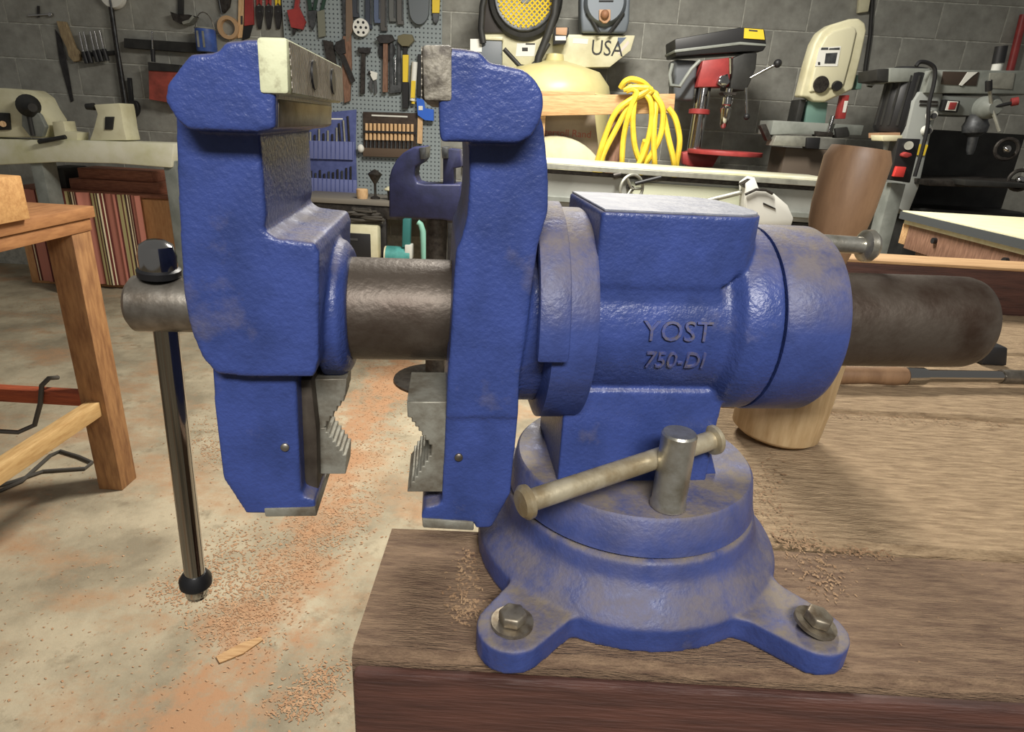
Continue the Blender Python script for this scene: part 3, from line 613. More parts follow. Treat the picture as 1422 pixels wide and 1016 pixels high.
def tool(name, label, cat, parts, Y=TY, group=None):
    xs = [p[0] for q in parts for p in q[1]]; ys_ = [p[1] for q in parts for p in q[1]]
    b0 = B(sum(xs)/len(xs), max(ys_), Y); t = thing(name, label, cat, b0, group)
    for q in parts:
        pn, pts, mt, th = q[:4]; dy = q[4] if len(q) > 4 else 0
        if len(pts) == 2: w_ = th; mb = MB().cyl(B(*pts[0], Y+dy-w_), B(*pts[1], Y+dy-w_), w_, n=10)
        else: mb = slab(pts, Y+dy-th, th)
        mb.build(pn, mt, t, bevel=.0015 if len(pts) > 2 else 0, seg=1)
    return t
def hex_(x, y, r, n=14, sq=1): return [(x+r*math.cos(2*math.pi*k/n), y+r*sq*math.sin(2*math.pi*k/n)) for k in range(n)]
WTY = WY-.004
# pliers and snips hanging over the left jaw
for i, (x, hc, c) in enumerate([(360, 'M_red', 'red'), (373, 'M_red', 'red'), (386, 'M_yel', 'yellow')]):
    lab = ['red handled pliers hanging beside the big red snips', 'second red handled pliers, next to the yellow handled pair', 'dark pliers with yellow handles on the wall'][i]
    tool('pliers', lab, 'pliers', [('handle', [(x-6, -30), (x-3, -30), (x-1, 4), (x-4, 8)], MATS['red_enamel'] if c == 'red' else M_yel, .012), ('handle', [(x+3, -30), (x+6, -30), (x+3, 8), (x, 4)], MATS['red_enamel'] if c == 'red' else M_yel, .012), ('jaws', [(x-5, 8), (x+5, 8), (x+5, 20), (x+2, 40), (x-2, 40), (x-5, 22)], M_toold, .014), ('pivot', hex_(x, 16, 1.6), M_tool, .004, -.014)], WTY, 'pliers on the wall')
tool('tin_snips', 'large red handled snips with black blades above the left jaw', 'snips', [('handle', [(340, -20), (350, -20), (352, 34), (339, 36)], M_red, .02), ('blade', [(338, 36), (351, 34), (346, 52), (336, 56)], M_black, .012)], WTY)
tool('pipe_cutter', 'bulky red gripping tool hanging right of the yellow pliers', 'tool', [('body', [(398, 14), (408, 12), (412, -20), (418, -20), (414, 8), (424, 30), (420, 41), (404, 38)], M_red, .025), ('jaw', [(406, 38), (412, 38), (409, 48), (406, 48)], M_toold, .012)], TY)
tool('green_pliers', 'dark green handled pliers with grey jaws on the wall', 'pliers', [('handle', [(424, -20), (429, -20), (433, 14), (428, 15)], mat('dark_green_grip', (40, 66, 54), .5), .012), ('handle', [(440, -20), (445, -20), (438, 15), (434, 14)], MATS['dark_green_grip'], .012), ('jaws', [(427, 15), (440, 14), (437, 34), (434, 42), (430, 34)], M_tool, .014)], TY)
tool('joint_pliers', 'greyish green jointed clamp pliers beside the pegboard tools', 'pliers', [('handle', [(440, 16), (450, 13), (452, 50), (442, 52)], mat('olive_grey_grip', (120, 122, 108), .6), .014), ('handle', [(452, -20), (457, -20), (449, 14), (444, 16)], MATS['dark_green_grip'], .012)], TY)
tool('folding_rule', 'pale wooden folding rule hanging by the tape roll', 'rule', [('rule', [(331, -20), (339, -20), (338, 30), (336, 52), (330, 53)], M_lwood, .012), ('printed_mark', [(334, 22), (337, 22), (337, 34), (334, 34)], M_ink, .002, -.012)], WTY)
MBt = MB(); c = B(316, 38, WTY-.03)
MBt.ring([(.045, 0), (.066, 0), (.066, .045), (.045, .045)], c, (0, 1, 0), 32); tag(MBt.build('tape_roll', mat('kraft_tape', (190, 156, 118), .7)), 'roll of brown tape hanging on the wall beside the rule', 'tape')
# blue tin with wire bail
c0 = B(288, 72, WTY-.07); zt_ = B(287, 40, WTY-.07).z
tin = thing('blue_tin', 'small blue tin with wire bail hanging on the wall above the left jaw', 'tin', c0)
MB().lathe([(0, 0), (.058, 0), (.060, .006), (.060, zt_-c0.z-.004), (.056, zt_-c0.z)], c0, (0, 0, 1), 28).build('can', mat('blue_tin_paint', (66, 96, 172), .4, 0, (50, 76, 140), 20), tin)
MB().torus(Vector((c0.x, c0.y, zt_)), (0, 0, 1), .057, .005, 28, 6).build('rim', M_alu, tin)
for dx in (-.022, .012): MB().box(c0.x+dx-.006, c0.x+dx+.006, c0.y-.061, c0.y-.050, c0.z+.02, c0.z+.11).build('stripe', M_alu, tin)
MB().tube([Vector((c0.x+.058*math.cos(a), c0.y, zt_-.01+.10*math.sin(a))) for a in [math.pi*k/14 for k in range(15)]], .003, 6).build('wire_bail', M_steel, tin)
# dark left-hand wall tools
tool('rod_rack', 'bright steel rod rack fixed high on the dark wall', 'rack', [('rod', [(40, 22), (69, 20)], M_chrome, .006), ('end_ball', hex_(69, 20, 3), M_chrome, .02), ('bracket', [(51, 8), (54, 8), (54, 24), (51, 24)], M_toold, .01)], WTY)
tool('hand_saw', 'hand saw with pale wooden handle hanging blade down on the wall', 'saw', [('handle', [(78, 29), (90, 30), (97, 48), (104, 66), (111, 72), (110, 84), (102, 86), (95, 78), (92, 66), (84, 50)], wood('worn_saw_handle', (172, 152, 116), (132, 112, 84), (18, 18, 3), 8, .6, .1), .025), ('blade', [(76, 40), (84, 52), (92, 80), (102, 140), (98, 142), (82, 84)], M_toold, .004)], WTY)
slot = []
for i, x in enumerate([112, 118, 127, 133, 140]):
    tool('screwdriver', 'slim steel screwdriver standing tip up in the wall rack', 'screwdriver', [('shaft', [(x-2, 45-i*.6), (x+4, 72-i)], M_chrome, .006), ('handle', [(x+4, 72-i), (x+9, 88-i)], M_black, .014)], WTY-.03, 'screwdrivers in the wall rack')
tag(slab([(104, 74), (158, 70), (160, 76), (105, 80)], WTY-.01, .012).build('tool_rack_strip', M_dark, bevel=.002), 'dark strip rack holding the slim screwdrivers on the wall', 'rack')
tool('pole_clamp', 'long dark bar clamp with black handle leaning on the wall', 'clamp', [('bar', [(146, -20), (152, -20), (162, 60), (178, 150), (183, 195), (176, 195), (166, 120)], M_iron, .02), ('edge_streak', [(153, 0), (175, 145)], M_tool, .006, -.02), ('handle', hex_(184, 151, 8, 16, 1.5), M_black, .03), ('grip', [(176, 108), (181, 108), (184, 140), (179, 140)], M_black, .02)], WTY-.02)  # thin grey rod added as the highlight along the bar
tag(MB().lathe([(0, 0), (.075, 0), (.08, .02), (.07, .04), (0, .045)], B(159, -6, WTY), (0, -1, 0), 28).build('wall_dial', M_white, angle=50), 'round white dial on the wall above the bar clamp', 'dial')
tool('hanging_scoop', 'dark metal scoop with shiny curved rim hung on the wall', 'scoop', [('bowl', [(236, 16), (246, 20), (262, 20), (270, 22), (262, 32), (250, 33), (240, 28)], M_iron, .06), ('rim', [(252, 30), (262, 27), (267, 21), (269, 24), (263, 32), (254, 34)], M_alu, .064), ('hanger', [(246, -15), (254, -15), (254, 20), (247, 20)], M_dark, .015)], WTY)
tool('wall_shelf', 'dark angle shelf strip running along the left wall', 'shelf', [('strip', [(172, 53), (282, 60), (282, 74), (172, 66)], M_dark, .05)], WTY)
tool('marking_awl', 'thin steel awl standing upright above the red box', 'awl', [('shaft', [(211, 43), (212, 68)], M_chrome, .005), ('handle', [(212, 68), (213, 86)], M_black, .013)], WTY-.06)
tool('red_metal_box', 'small dark topped red metal box hung on the wall by the left jaw', 'box', [('case', [(206, 88), (250, 92), (250, 145), (207, 138)], mat('dull_red_paint', (168, 78, 66), .6, 0, (130, 62, 52), 12), .10), ('lid', [(205, 86), (250, 90), (250, 100), (206, 98)], M_dark, .11)], WTY)
tool('wire_bundle', 'loop of dull wire hanging above the tape roll', 'wire', [('coil', [(300, -8), (305, 14), (311, 18), (318, 10), (321, -8)], M_iron, .02), ('tail', [(304, 0), (308, 20)], M_tool, .004, -.02)], WTY)
# pegboard tools
tool('pipe_wrench', 'heavy dark pipe wrench with worn handle on the pegboard', 'wrench', [('handle', [(476, 50), (487, 50), (488, 90), (486, 140), (478, 143), (475, 100)], M_hand, .02), ('jaw', [(466, 58), (478, 54), (480, 74), (470, 76), (464, 68)], M_toold, .03), ('lever', [(470, 74), (478, 76), (493, 112), (487, 116)], M_toold, .016, -.02)], TY)
tool('pry_bar', 'flat dark pry bar hanging beside the pipe wrench', 'bar', [('bar', [(448, 55), (462, 58), (474, 130), (470, 140), (456, 95)], M_iron, .014)], TY)
tool('bar_clamp', 'steel bar clamp hanging high on the pegboard', 'clamp', [('bar', [(474, -20), (479, -20), (482, 48), (477, 48)], M_tool, .014), ('frame', [(480, -20), (488, -20), (490, 40), (484, 58), (480, 58)], mat('brown_worn_paint', (116, 98, 82), .6), .02)], TY)
d = B(501, 38, TY-.03); dk = thing('drilled_disc', 'cream disc with ring of black holes hung on the pegboard', 'disc', d)
MB().cyl(d, d+Vector((0, .028, 0)), .05, n=32).build('plate', M_white, dk)
for k in range(7):
    a = 2*math.pi*k/6; r_ = .032 if k < 6 else 0; MB().cyl(d+Vector((r_*math.cos(a), -.001, r_*math.sin(a))), d+Vector((r_*math.cos(a), .004, r_*math.sin(a))), .008, n=10).build('hole', M_black, dk)
for i, (x, y1, cc, lab) in enumerate([(494, 24, (70, 74, 82), 'slate grey plier handle pair next to the drilled disc'), (512, 40, (66, 72, 84), 'wide slate wrench hanging right of the drilled disc'), (524, 32, (96, 108, 134), 'blue grey file hanging among the pegboard wrenches'), (533, 43, (90, 88, 86), 'long narrow dark rasp in the upper pegboard row'), (545, 30, (104, 106, 104), 'pale grey flat wrench in the upper pegboard row'), (556, 34, (98, 96, 94), 'grey wrench hung next to the round grinder guard')]):
    tool('hanging_wrench', lab, 'wrench', [('shank', [(x-5, -20), (x+4, -20), (x+4, y1-8), (x+5, y1), (x-4, y1), (x-5, y1-8)], mat('tool_tint_%d' % i, cc, .5, .3), .016), ('edge_streak', [(x+3, -20), (x+3, y1-6)], M_tool, .004, -.016)], TY, 'wrenches in the upper pegboard row')
tool('grinder_guard', 'rounded grey steel guard hung on the pegboard', 'guard', [('shell', [(566, -10)]+arc(582, 12, 14, 22, 160, 20, 8)+[(596, -10)], mat('guard_grey', (106, 112, 116), .5, .3), .03)], TY)
tool('yellow_cutter', 'yellow handled knife with steel tip on the pegboard', 'knife', [('handle', [(600, -10), (611, -10), (610, 18), (600, 18)], M_yel, .018), ('tip', [(600, 18), (610, 18), (609, 28), (606, 33), (602, 31)], M_tool, .012)], TY)
tool('cross_pein_hammer', 'small dark hammer with dark handle beside the chrome pliers', 'hammer', [('head', [(496, 66), (514, 66), (513, 73), (508, 74), (498, 73)], M_toold, .028), ('handle', [(502, 74), (507, 74), (506, 130), (500, 130)], M_iron, .02)], TY)
tool('chrome_pliers', 'bright chrome pliers hanging in the middle of the pegboard', 'pliers', [('jaw', [(514, 98), (524, 101), (523, 110), (518, 112), (514, 104)], M_white, .014), ('handle', [(514, 110), (517, 112), (517, 129), (512, 120)], M_chrome, .01), ('handle', [(519, 112), (523, 112), (524, 128), (520, 132)], M_chrome, .01), ('hook', [(512, 99), (515, 103)], M_toold, .008)], TY)
tool('claw_hammer', 'hammer with brown wooden handle hung over a dark round plate', 'hammer', [('head', [(522, 52), (528, 48), (544, 48), (548, 56), (540, 60), (528, 60)], M_toold, .03), ('handle', [(532, 58), (538, 58), (538, 128), (531, 128)], M_hand, .02)], TY-.012)
tool('round_plate', 'dark round plate hanging behind the brown handled hammer', 'plate', [('disc', hex_(537, 70, 12, 18, 1.2), M_black, .01)], TY)
tool('c_clamp', 'pale steel C-clamp hanging beside the yellow gripped hammer', 'clamp', [('frame', [(541, 60), (545, 58), (546, 118), (552, 118), (552, 58), (556, 60), (557, 128), (541, 130)], M_tool, .02), ('screw', [(549, 80), (549, 118)], M_chrome, .006)], TY)
tool('ball_mallet', 'hammer with yellow and black grip and broad steel head', 'hammer', [('head', [(552, 50), (560, 47), (572, 48), (575, 56), (568, 64), (558, 64), (552, 58)], mat('brassy_steel', (128, 122, 96), .4, .6), .04), ('neck', [(560, 64), (566, 64), (565, 76), (560, 76)], M_black, .02), ('grip', [(559, 76), (567, 76), (566, 114), (559, 114)], M_yel, .026), ('lower_grip', [(559, 114), (567, 114), (567, 150), (559, 150)], M_black, .026)], TY)
tool('caulk_tube', 'white and yellow tube hanging right of the yellow hammer', 'tube', [('tube', [(576, 86), (572.6, 140)], M_white, .018), ('band', [(571, 112), (577, 112), (576, 136), (570, 136)], M_yel, .02, -.02), ('cap', [(574, 136), (573.6, 144)], M_yel, .012)], TY-.01)
tool('black_rod_tool', 'narrow black tool hanging beside the right jaw plate', 'tool', [('bar', [(580, 75), (586, 75), (585, 134), (579, 134)], M_black, .018)], TY)
tool('blue_clamp', 'bright blue plastic clamp hanging below the right jaw plate', 'clamp', [('body', [(578, 136), (588, 138), (590, 150), (602, 152), (602, 168), (590, 167), (580, 160)], mat('bright_blue_plastic', (52, 104, 206), .4), .03), ('collar', [(581, 147), (587, 147), (587, 153), (581, 153)], M_white, .034)], TY-.01)
tool('hammer_handle', 'plain pale wooden handle hanging under the blue clamp', 'handle', [('stick', [(580, 162), (587, 164), (586, 200), (579, 199)], M_lwood, .02)], TY)
tag(MB().ball(B(501, 206, TY-.03), .022, (1, 1, 1.2)).build('plumb_bob', M_white), 'small white plumb bob hanging between the two tool rolls', 'plumb bob')
# brown tool roll with carving chisels
cr_ = thing('chisel_roll', 'brown canvas tool roll holding pale handled carving chisels', 'tool roll', B(541, 218, TY))
M_roll = mat('brown_canvas', (66, 54, 46), .85, 0, (50, 40, 34), 30)
slab([(504, 155), (579, 157), (577, 219), (505, 217)], TY-.006, .006).build('canvas', M_roll, cr_, bevel=.002)
for y in (183,): slab([(504, y-2), (578, y), (578, y+3), (504, y+1)], TY-.034, .004).build('strap', M_black, cr_)
slab([(504, 205), (577, 207), (577, 219), (504, 217)], TY-.03, .004).build('pocket', mat('pocket_canvas', (92, 76, 62), .85), cr_, bevel=.001)
slab([(516, 159), (566, 161), (566, 163), (516, 161)], TY-.0075, .002).build('printed_line', M_white, cr_)
for k in range(12):
    x = 509+k*5.75; y = 171+k*.12
    t_ = tool('carving_chisel', 'pale handled carving chisel held in the brown tool roll', 'chisel', [('handle', [(x, y), (x-.1, y+23)], M_lwood, .0105), ('blade', [(x, y+23), (x-.3, y+42)], M_tool, .0055, -.004)], TY-.007, 'carving chisels in the brown roll')
# blue tool roll
br_ = thing('blue_tool_roll', 'large blue canvas tool roll with two pocket rows on the wall', 'tool roll', B(455, 268, TY))
M_bcan = mat('blue_canvas', (88, 98, 150), .85, 0, (72, 82, 132), 20)
slab([(416, 160), (456, 156), (495, 152), (494, 200), (496, 268), (414, 265), (412, 210)], TY-.006, .006).build('canvas', M_bcan, br_, bevel=.002)
slab([(426, 195), (492, 197), (491, 222), (426, 220)], TY-.024, .004).build('pocket_row', mat('blue_pocket', (112, 120, 168), .85), br_, bevel=.001)
slab([(414, 246), (495, 250), (496, 268), (414, 265)], TY-.024, .004).build('pocket_row', MATS['blue_pocket'], br_, bevel=.001)
slab([(456, 164), (476, 164), (476, 166), (456, 166)], TY-.008, .002).build('printed_line', M_white, br_)
for k in range(11):
    x = 429+k*6; slab([(x, 196), (x+1.4, 196), (x+1.4, 221), (x, 221)], TY-.0255, .002).build('stitch_line', M_bcan, br_)
for k in range(13):
    x = 417+k*6; slab([(x, 247), (x+1.4, 247), (x+1.4, 266), (x, 266)], TY-.0255, .002).build('stitch_line', M_bcan, br_)
for k in range(10):
    x = 431+k*6.1; h = [14, 10, 18, 12, 16, 11, 20, 26, 30, 36][k]
    tool('needle_file', 'slim steel tool poking out of upper blue pockets', 'file', [('shank', [(x-(3 if k > 6 else 0), 197-h), (x, 212)], M_alu if k % 2 == 0 else M_toold, .0065)], TY-.008, 'slim tools in the upper blue pockets')
for k in range(12):
    x = 420+k*6.1; h = [40, 44, 12, 9, 13, 8, 11, 10, 14, 12, 16, 18][k]
    tool('small_file', 'slim dark tool poking out of lower blue pockets', 'file', [('shank', [(x-(8 if k < 2 else 0), 249-h), (x, 260 if k > 1 else 252)], M_toold if k % 3 else M_tool, .0065)], TY-(.008 if k > 1 else .034), 'slim tools in the lower blue pockets')

# ------------------------------------------------------------------ small bench, boxes and second vise behind the open jaws
QY = 3.95
sb = thing('side_bench', 'narrow dark steel framed bench against the pegboard wall', 'bench', (B(540, 290, QY).x, QY+.15, 0))
bz1 = B(560, 281, QY).z; bx0 = B(412, 280, QY).x; bx1 = B(640, 280, QY).x
MB().box(bx0, bx1, QY, QY+.36, bz1-.03, bz1).build('bench_top', mat('grey_bench_edge', (128, 122, 112), .6), sb, bevel=.003)
MB().box(bx0, bx1, QY+.012, QY+.035, bz1-.11, bz1-.031).build('rail', M_iron, sb, bevel=.002)
for x in (B(531, 320, QY).x, bx1-.06, bx0+.03): MB().box(x-.02, x+.02, QY+.012, QY+.05, 0, bz1-.11).build('leg', M_toold, sb, bevel=.002)
c = B(521, 262, QY+.1); c.z = bz1
lamp = thing('funnel_stand', 'dark funnel shaped stand on the side bench under the pegboard', 'stand', c)
MB().lathe([(.03, 0), (.03, .01), (.008, .02), (.008, .09), (.045, .15), (.02, .17), (0, .18)], c, (0, 0, 1), 20).build('stem', M_iron, lamp)
tag(MB().lathe([(0, 0), (.032, 0), (.036, .02), (.036, .055), (.03, .06), (0, .06)], Vector((B(503, 268, QY+.08).x, QY+.08, bz1)), (0, 0, 1), 20).build('jar', M_lwood), 'pale brown jar on the side bench below the tool rolls', 'jar')
cc_ = Vector((B(545, 268, QY+.08).x, QY+.08, bz1)); cup = thing('black_cup', 'black cup with cream lid standing on the side bench', 'cup', cc_)
MB().lathe([(0, 0), (.028, 0), (.034, .06), (0, .06)], cc_, (0, 0, 1), 20).build('cup_body', M_black, cup)
MB().lathe([(.05, .0605), (.052, .066), (.03, .082), (0, .084)], cc_, (0, 0, 1), 20).build('lid', M_cream, cup)
# white-edged black machine on a plinth under the bench
c0 = B(503, 362, QY-.10); bxz = B(503, 313, QY-.1).z
st = thing('plinth_box', 'pale wooden storage box standing below the side bench', 'box', (c0.x, QY+.05, 0))
MB().box(c0.x-.26, c0.x+.34, QY-.12, QY+.0, 0, c0.z-.03).build('case', M_ply, st, bevel=.004)
sc_ = thing('cased_machine', 'cream cased machine with black front panel under the side bench', 'machine', (c0.x, QY-.06, c0.z-.029))
MB().box(B(474, 340, QY-.1).x, B(525, 340, QY-.1).x, QY-.10, QY-.01, c0.z-.029, bxz).build('case', M_cream, sc_, bevel=.012)
MB().box(B(478, 340, QY-.1).x, B(515, 340, QY-.1).x, QY-.112, QY-.10, c0.z-.02, B(503, 324, QY-.1).z).build('front_panel', M_black, sc_, bevel=.004)
MB().box(B(485, 340, QY-.1).x, B(498, 340, QY-.1).x, QY-.115, QY-.111, B(490, 333, QY-.1).z, B(490, 330, QY-.1).z).build('handle_strip', M_tool, sc_)
# heap of cable above it
hp = B(505, 300, QY-.05); k = []
for i in range(90): a = i*.42; k.append(Vector((hp.x+.13*math.cos(a)*(.7+.3*math.sin(i*.9)), QY-.055+.028*math.sin(a*1.3), bxz+.012+.0009*i)))
tag(MB().tube(k, .007, 6).build('cable_coil', mat('grey_cable', (74, 70, 64), .6)), 'tangle of grey cable heaped on the cream machine', 'cable')
# teal machine
tl = B(565, 360, QY-.08); tt = thing('teal_sander', 'teal power tool with upright handle standing on the pale box', 'power tool', (tl.x, QY-.06, c0.z-.029))
c1_ = Vector((B(556, 352, QY-.09).x, QY-.06, c0.z+.035))
MB().cyl(c1_+Vector((-.09, 0, 0)), c1_+Vector((.06, 0, 0)), .06, n=20).build('motor', M_teal, tt)
MB().cyl(c1_+Vector((-.10, 0, 0)), c1_+Vector((-.09, 0, 0)), .058, n=20).build('end_cap', M_cream, tt)
MB().prism([B(x, y, QY-.10) for x, y in [(559, 304), (570, 304), (569, 342), (558, 344)]], (0, .05, 0)).build('handle', mat('deep_teal', (54, 120, 118), .5), tt, bevel=.006)
MB().prism([B(x, y, QY-.11) for x, y in [(562, 340), (572, 340), (572, 360), (562, 360)]], (0, .06, 0)).build('switch_housing', M_white, tt, bevel=.004)
MB().tube([B(580, 308, QY-.1), B(584, 311, QY-.1), B(587, 320, QY-.1), B(589, 340, QY-.1), B(590, 364, QY-.1)], [.016, .017, .018, .022, .022], 10).build('dust_hose', mat('pale_teal', (146, 204, 186), .5), tt)
# second vise, navy, on a steel pedestal
NY = 2.62
nv = thing('navy_vise', 'dark navy bench vise on a pedestal seen through the open jaws', 'vise', (B(600, 260, NY).x, NY+.06, 0))
slab([(540, 270), (540, 248), (543, 236), (550, 222), (560, 212), (574, 204), (591, 203), (590, 222), (585, 227), (577, 231), (575, 243), (579, 254), (590, 256), (640, 256), (640, 310), (614, 305), (540, 302)], NY, .13).build('body', M_navy, nv, bevel=.008, seg=3)
slab([(615, 206), (638, 208), (641, 232), (630, 234), (630, 258), (615, 258)], NY+.02, .10).build('fixed_jaw', M_navy, nv, bevel=.005)
slab([(613, 204), (622, 205), (622, 220), (614, 220)], NY-.004, .14).build('jaw_plate', M_tool, nv, bevel=.002)
slab([(582, 205), (591, 204), (590, 221), (584, 221)], NY-.004, .14).build('jaw_plate', M_tool, nv, bevel=.002)
q = B(606, 302, NY+.06); MB().cyl((q.x, NY+.07, .012), (q.x, NY+.07, q.z), .045, n=20).build('pedestal', M_iron, nv)
MB().lathe([(0, 0), (.19, 0), (.19, .010), (.06, .014), (0, .014)], (q.x, NY+.07, 0), (0, 0, 1), 28).build('foot', M_iron, nv)

# ------------------------------------------------------------------ air compressor
AYc = 3.82
ac = thing('air_compressor', 'cream vertical air compressor with yellow fan grille against the block wall', 'compressor', (B(770, 200, AYc).x, AYc+.25, 0))
ctop = B(770, 82, AYc+.1); cx0, cx1 = B(690, 130, AYc+.1).x, B(851, 130, AYc+.1).x; R_ = (cx1-cx0)/2; cxm = (cx0+cx1)/2; zsh = B(770, 128, AYc+.1).z
TYc = AYc+.1+0.0; pr = [(0, .12), (R_*.95, .12), (R_, .2), (R_, zsh), (R_*.96, zsh+.05), (R_*.78, zsh+.12), (R_*.45, ctop.z-.02), (R_*.2, ctop.z), (0, ctop.z)]
tank = MB().lathe(pr, (cxm, TYc+.12, 0), (0, 0, 1), 48).build('tank', mat('cream_tank', (218, 208, 150), .4, 0, (204, 192, 136), 5), ac, angle=60)
MB().lathe([(R_*1.002, zsh-.012), (R_*1.02, zsh-.006), (R_*1.002, zsh)], (cxm, TYc+.12, 0), (0, 0, 1), 48).build('seam_band', MATS['cream_tank'], tank)
for k in range(3):
    a = k*2.1+.5; MB().cyl((cxm+R_*.7*math.cos(a), TYc+.12+R_*.7*math.sin(a), 0), (cxm+R_*.7*math.cos(a), TYc+.12+R_*.7*math.sin(a), .16), .02, n=10).build('foot', M_dark, ac)
nk = B(770, 84, TYc+.12)
MB().lathe([(.05, 0), (.055, .02), (.05, .05), (.03, .055)], Vector((nk.x, TYc+.12, ctop.z-.015)), (0, 0, 1), 24).build('tank_neck', MATS['cream_tank'], tank)
slab([(768, 62), (786, 60), (787, 52), (790, 48), (790, 38), (771, 37), (769, 48)], AYc+.16, .07).build('pressure_switch', M_black, ac, bevel=.004)
slab([(772, 38), (788, 38), (787, 49), (772, 48)], AYc+.155, .05).build('switch_cap', mat('tan_cap', (190, 150, 116), .6), ac, bevel=.003)
slab([(771, 50), (786, 50), (786, 56), (771, 56)], AYc+.155, .01).build('switch_label', M_white, ac)
# deck with belt guard side, printed
dk_ = slab([(668, 46), (882, 49), (876, 70), (847, 93), (700, 95), (672, 60)], AYc+.26, .10).build('deck', M_cream, ac, bevel=.004)
q = B(843, 68, AYc+.259); textm('printed_letters', 'USA', .115, q, M_ink, dk_, ext=.001, squash=.9)
slab([(858, 52), (870, 52), (857, 66)], AYc+.2585, .003).build('printed_flag', mat('flag_blue', (96, 110, 132), .6), dk_)
slab([(858, 74), (872, 56), (874, 60), (860, 76)], AYc+.2585, .003).build('printed_flag', mat('flag_pale', (214, 204, 196), .6), dk_)
slab([(796, 53), (817, 54), (816, 61), (795, 60)], AYc+.2585, .003).build('deck_label', M_white, dk_)
slab([(718, 60), (744, 60), (742, 78), (716, 78)], AYc+.2585, .003).build('deck_label', M_white, dk_)
slab([(725, 66), (733, 66), (733, 71), (725, 71)], AYc+.2570, .002).build('printed_code', M_ink, dk_)
slab([(730, 60), (743, 60), (743, 62), (730, 62)], AYc+.2570, .002).build('printed_code', M_ink, dk_)
# electric motor with yellow grille
mc = B(729, -4, AYc+.2)
mo = MB().lathe([(.02, 0), (.165, 0), (.20, .01), (.215, .05), (.215, .25), (.17, .30), (0, .30)], mc, (0, 1, 0), 40).build('motor', M_dark, ac, angle=50)
MB().lathe([(.155, -.008), (.168, -.014), (.174, -.004), (.17, .004)], mc, (0, 1, 0), 40).build('grille_ring', M_tool, mo)
MB().lathe([(.03, 0), (.156, 0), (.156, .004), (.03, .004)], mc+Vector((0, -.006, 0)), (0, 1, 0), 36).build('grille_plate', mat('dark_grille', (96, 78, 30), .6), mo)
for s_ in (-1, 1):
    mb = MB()
    for k in range(-7, 8):
        off = k*.0205; h = math.sqrt(max(0, .153**2-off**2))
        if abs(off) < .03:
            pass
        u = Vector((math.cos(s_*.785), 0, math.sin(s_*.785))); v_ = Vector((-u.z, 0, u.x)); mb.cyl(mc+v_*off-u*h+Vector((0, -.010-.002*s_, 0)), mc+v_*off+u*h+Vector((0, -.010-.002*s_, 0)), .0048, n=6)
    mb.build('grille_wires', M_yel, mo)
MB().cyl(mc+Vector((0, -.016, 0)), mc+Vector((0, 0, 0)), .034, n=24).build('grille_hub', M_tool, mo)
slab([(671, -10), (712, -10), (712, 46), (671, 46)], AYc+.24, .16).build('motor_cover', mat('dark_motor_cover', (62, 58, 56), .5), ac, bevel=.01)
# pump
pm = slab([(806, -10), (876, -10), (874, 30), (870, 46), (808, 45), (806, 24)], AYc+.22, .18).build('pump', mat('pump_grey', (112, 120, 128), .5, .2), ac, bevel=.015, seg=3)
MB().lathe([(0, 0), (.10, 0), (.12, .03), (.12, .05)], B(840, 4, AYc+.215)+Vector((0, -.04, 0)), (0, 1, 0), 32).build('pump_face', MATS['pump_grey'], pm)
slab([(832, 13), (848, 13), (848, 27), (843, 32), (838, 32), (832, 27)], AYc+.16, .03).build('breather', MATS['tan_cap'], pm, bevel=.004)
MB().ball(B(840, 20, AYc+.15), .024).build('breather_cap', mat('rust_cap', (150, 106, 76), .6), pm)
slab([(832, 0), (852, 0), (852, 1.5), (832, 1.5)], AYc+.165, .012).build('slot', M_black, pm)
for pts in ([(815, 18), (822, 28), (832, 46)], [(866, 18), (858, 30), (846, 46)]): MB().tube([B(x, y, AYc+.205) for x, y in pts], .010, 8).build('pump_rib', M_dark, pm)
for pts, r_, n_ in (([(774, -20), (770, 20), (760, 50), (748, 80), (743, 110), (744, 130)], .022, 'air_hose'), ([(676, -20), (670, 10), (668, 40), (671, 60)], .018, 'power_lead'), ([(762, 60), (748, 84), (735, 94), (722, 92), (700, 68)], .013, 'copper_pipe')):
    MB().tube([B(x, y, AYc+.12) for x, y in pts], r_, 10).build(n_, M_dark, ac)
# grey control box with white label in front of the deck
cb = slab([(653, 54), (697, 55), (697, 100), (653, 98)], AYc+.14, .10).build('control_box', mat('slate_box', (104, 110, 116), .5), ac, bevel=.004)
slab([(653, 54), (669, 54), (669, 72), (653, 71)], AYc+.138, .003).build('box_label', M_white, cb)
slab([(669, 50), (698, 51), (698, 56), (669, 55)], AYc+.13, .12).build('lid', M_cream, cb, bevel=.003)
# brown panel with red lettering, wheel disc
pnl = thing('machine_panel', 'brown panel with faded red lettering behind the wooden rail', 'panel', B(790, 228, AYc-.185))
slab([(744, 156), (826, 158), (834, 232), (744, 230)], AYc-.185, .012).build('board', mat('taupe_panel', (146, 132, 112), .6, 0, (130, 116, 98), 6), pnl, bevel=.003)
q = B(783, 185, AYc-.187); textm('printed_letters', 'Ingersoll Rand', .052, q, mat('faded_red_ink', (150, 84, 70), .7), pnl, ext=.001)
c = B(768, 270, AYc-.252); tag(MB().lathe([(0, 0), (.30, 0), (.305, .02), (.30, .05), (0, .06)], c, (0, 1, 0), 48).build('round_cover', M_cream, angle=50), 'large round cream cover below the red lettered panel', 'cover')
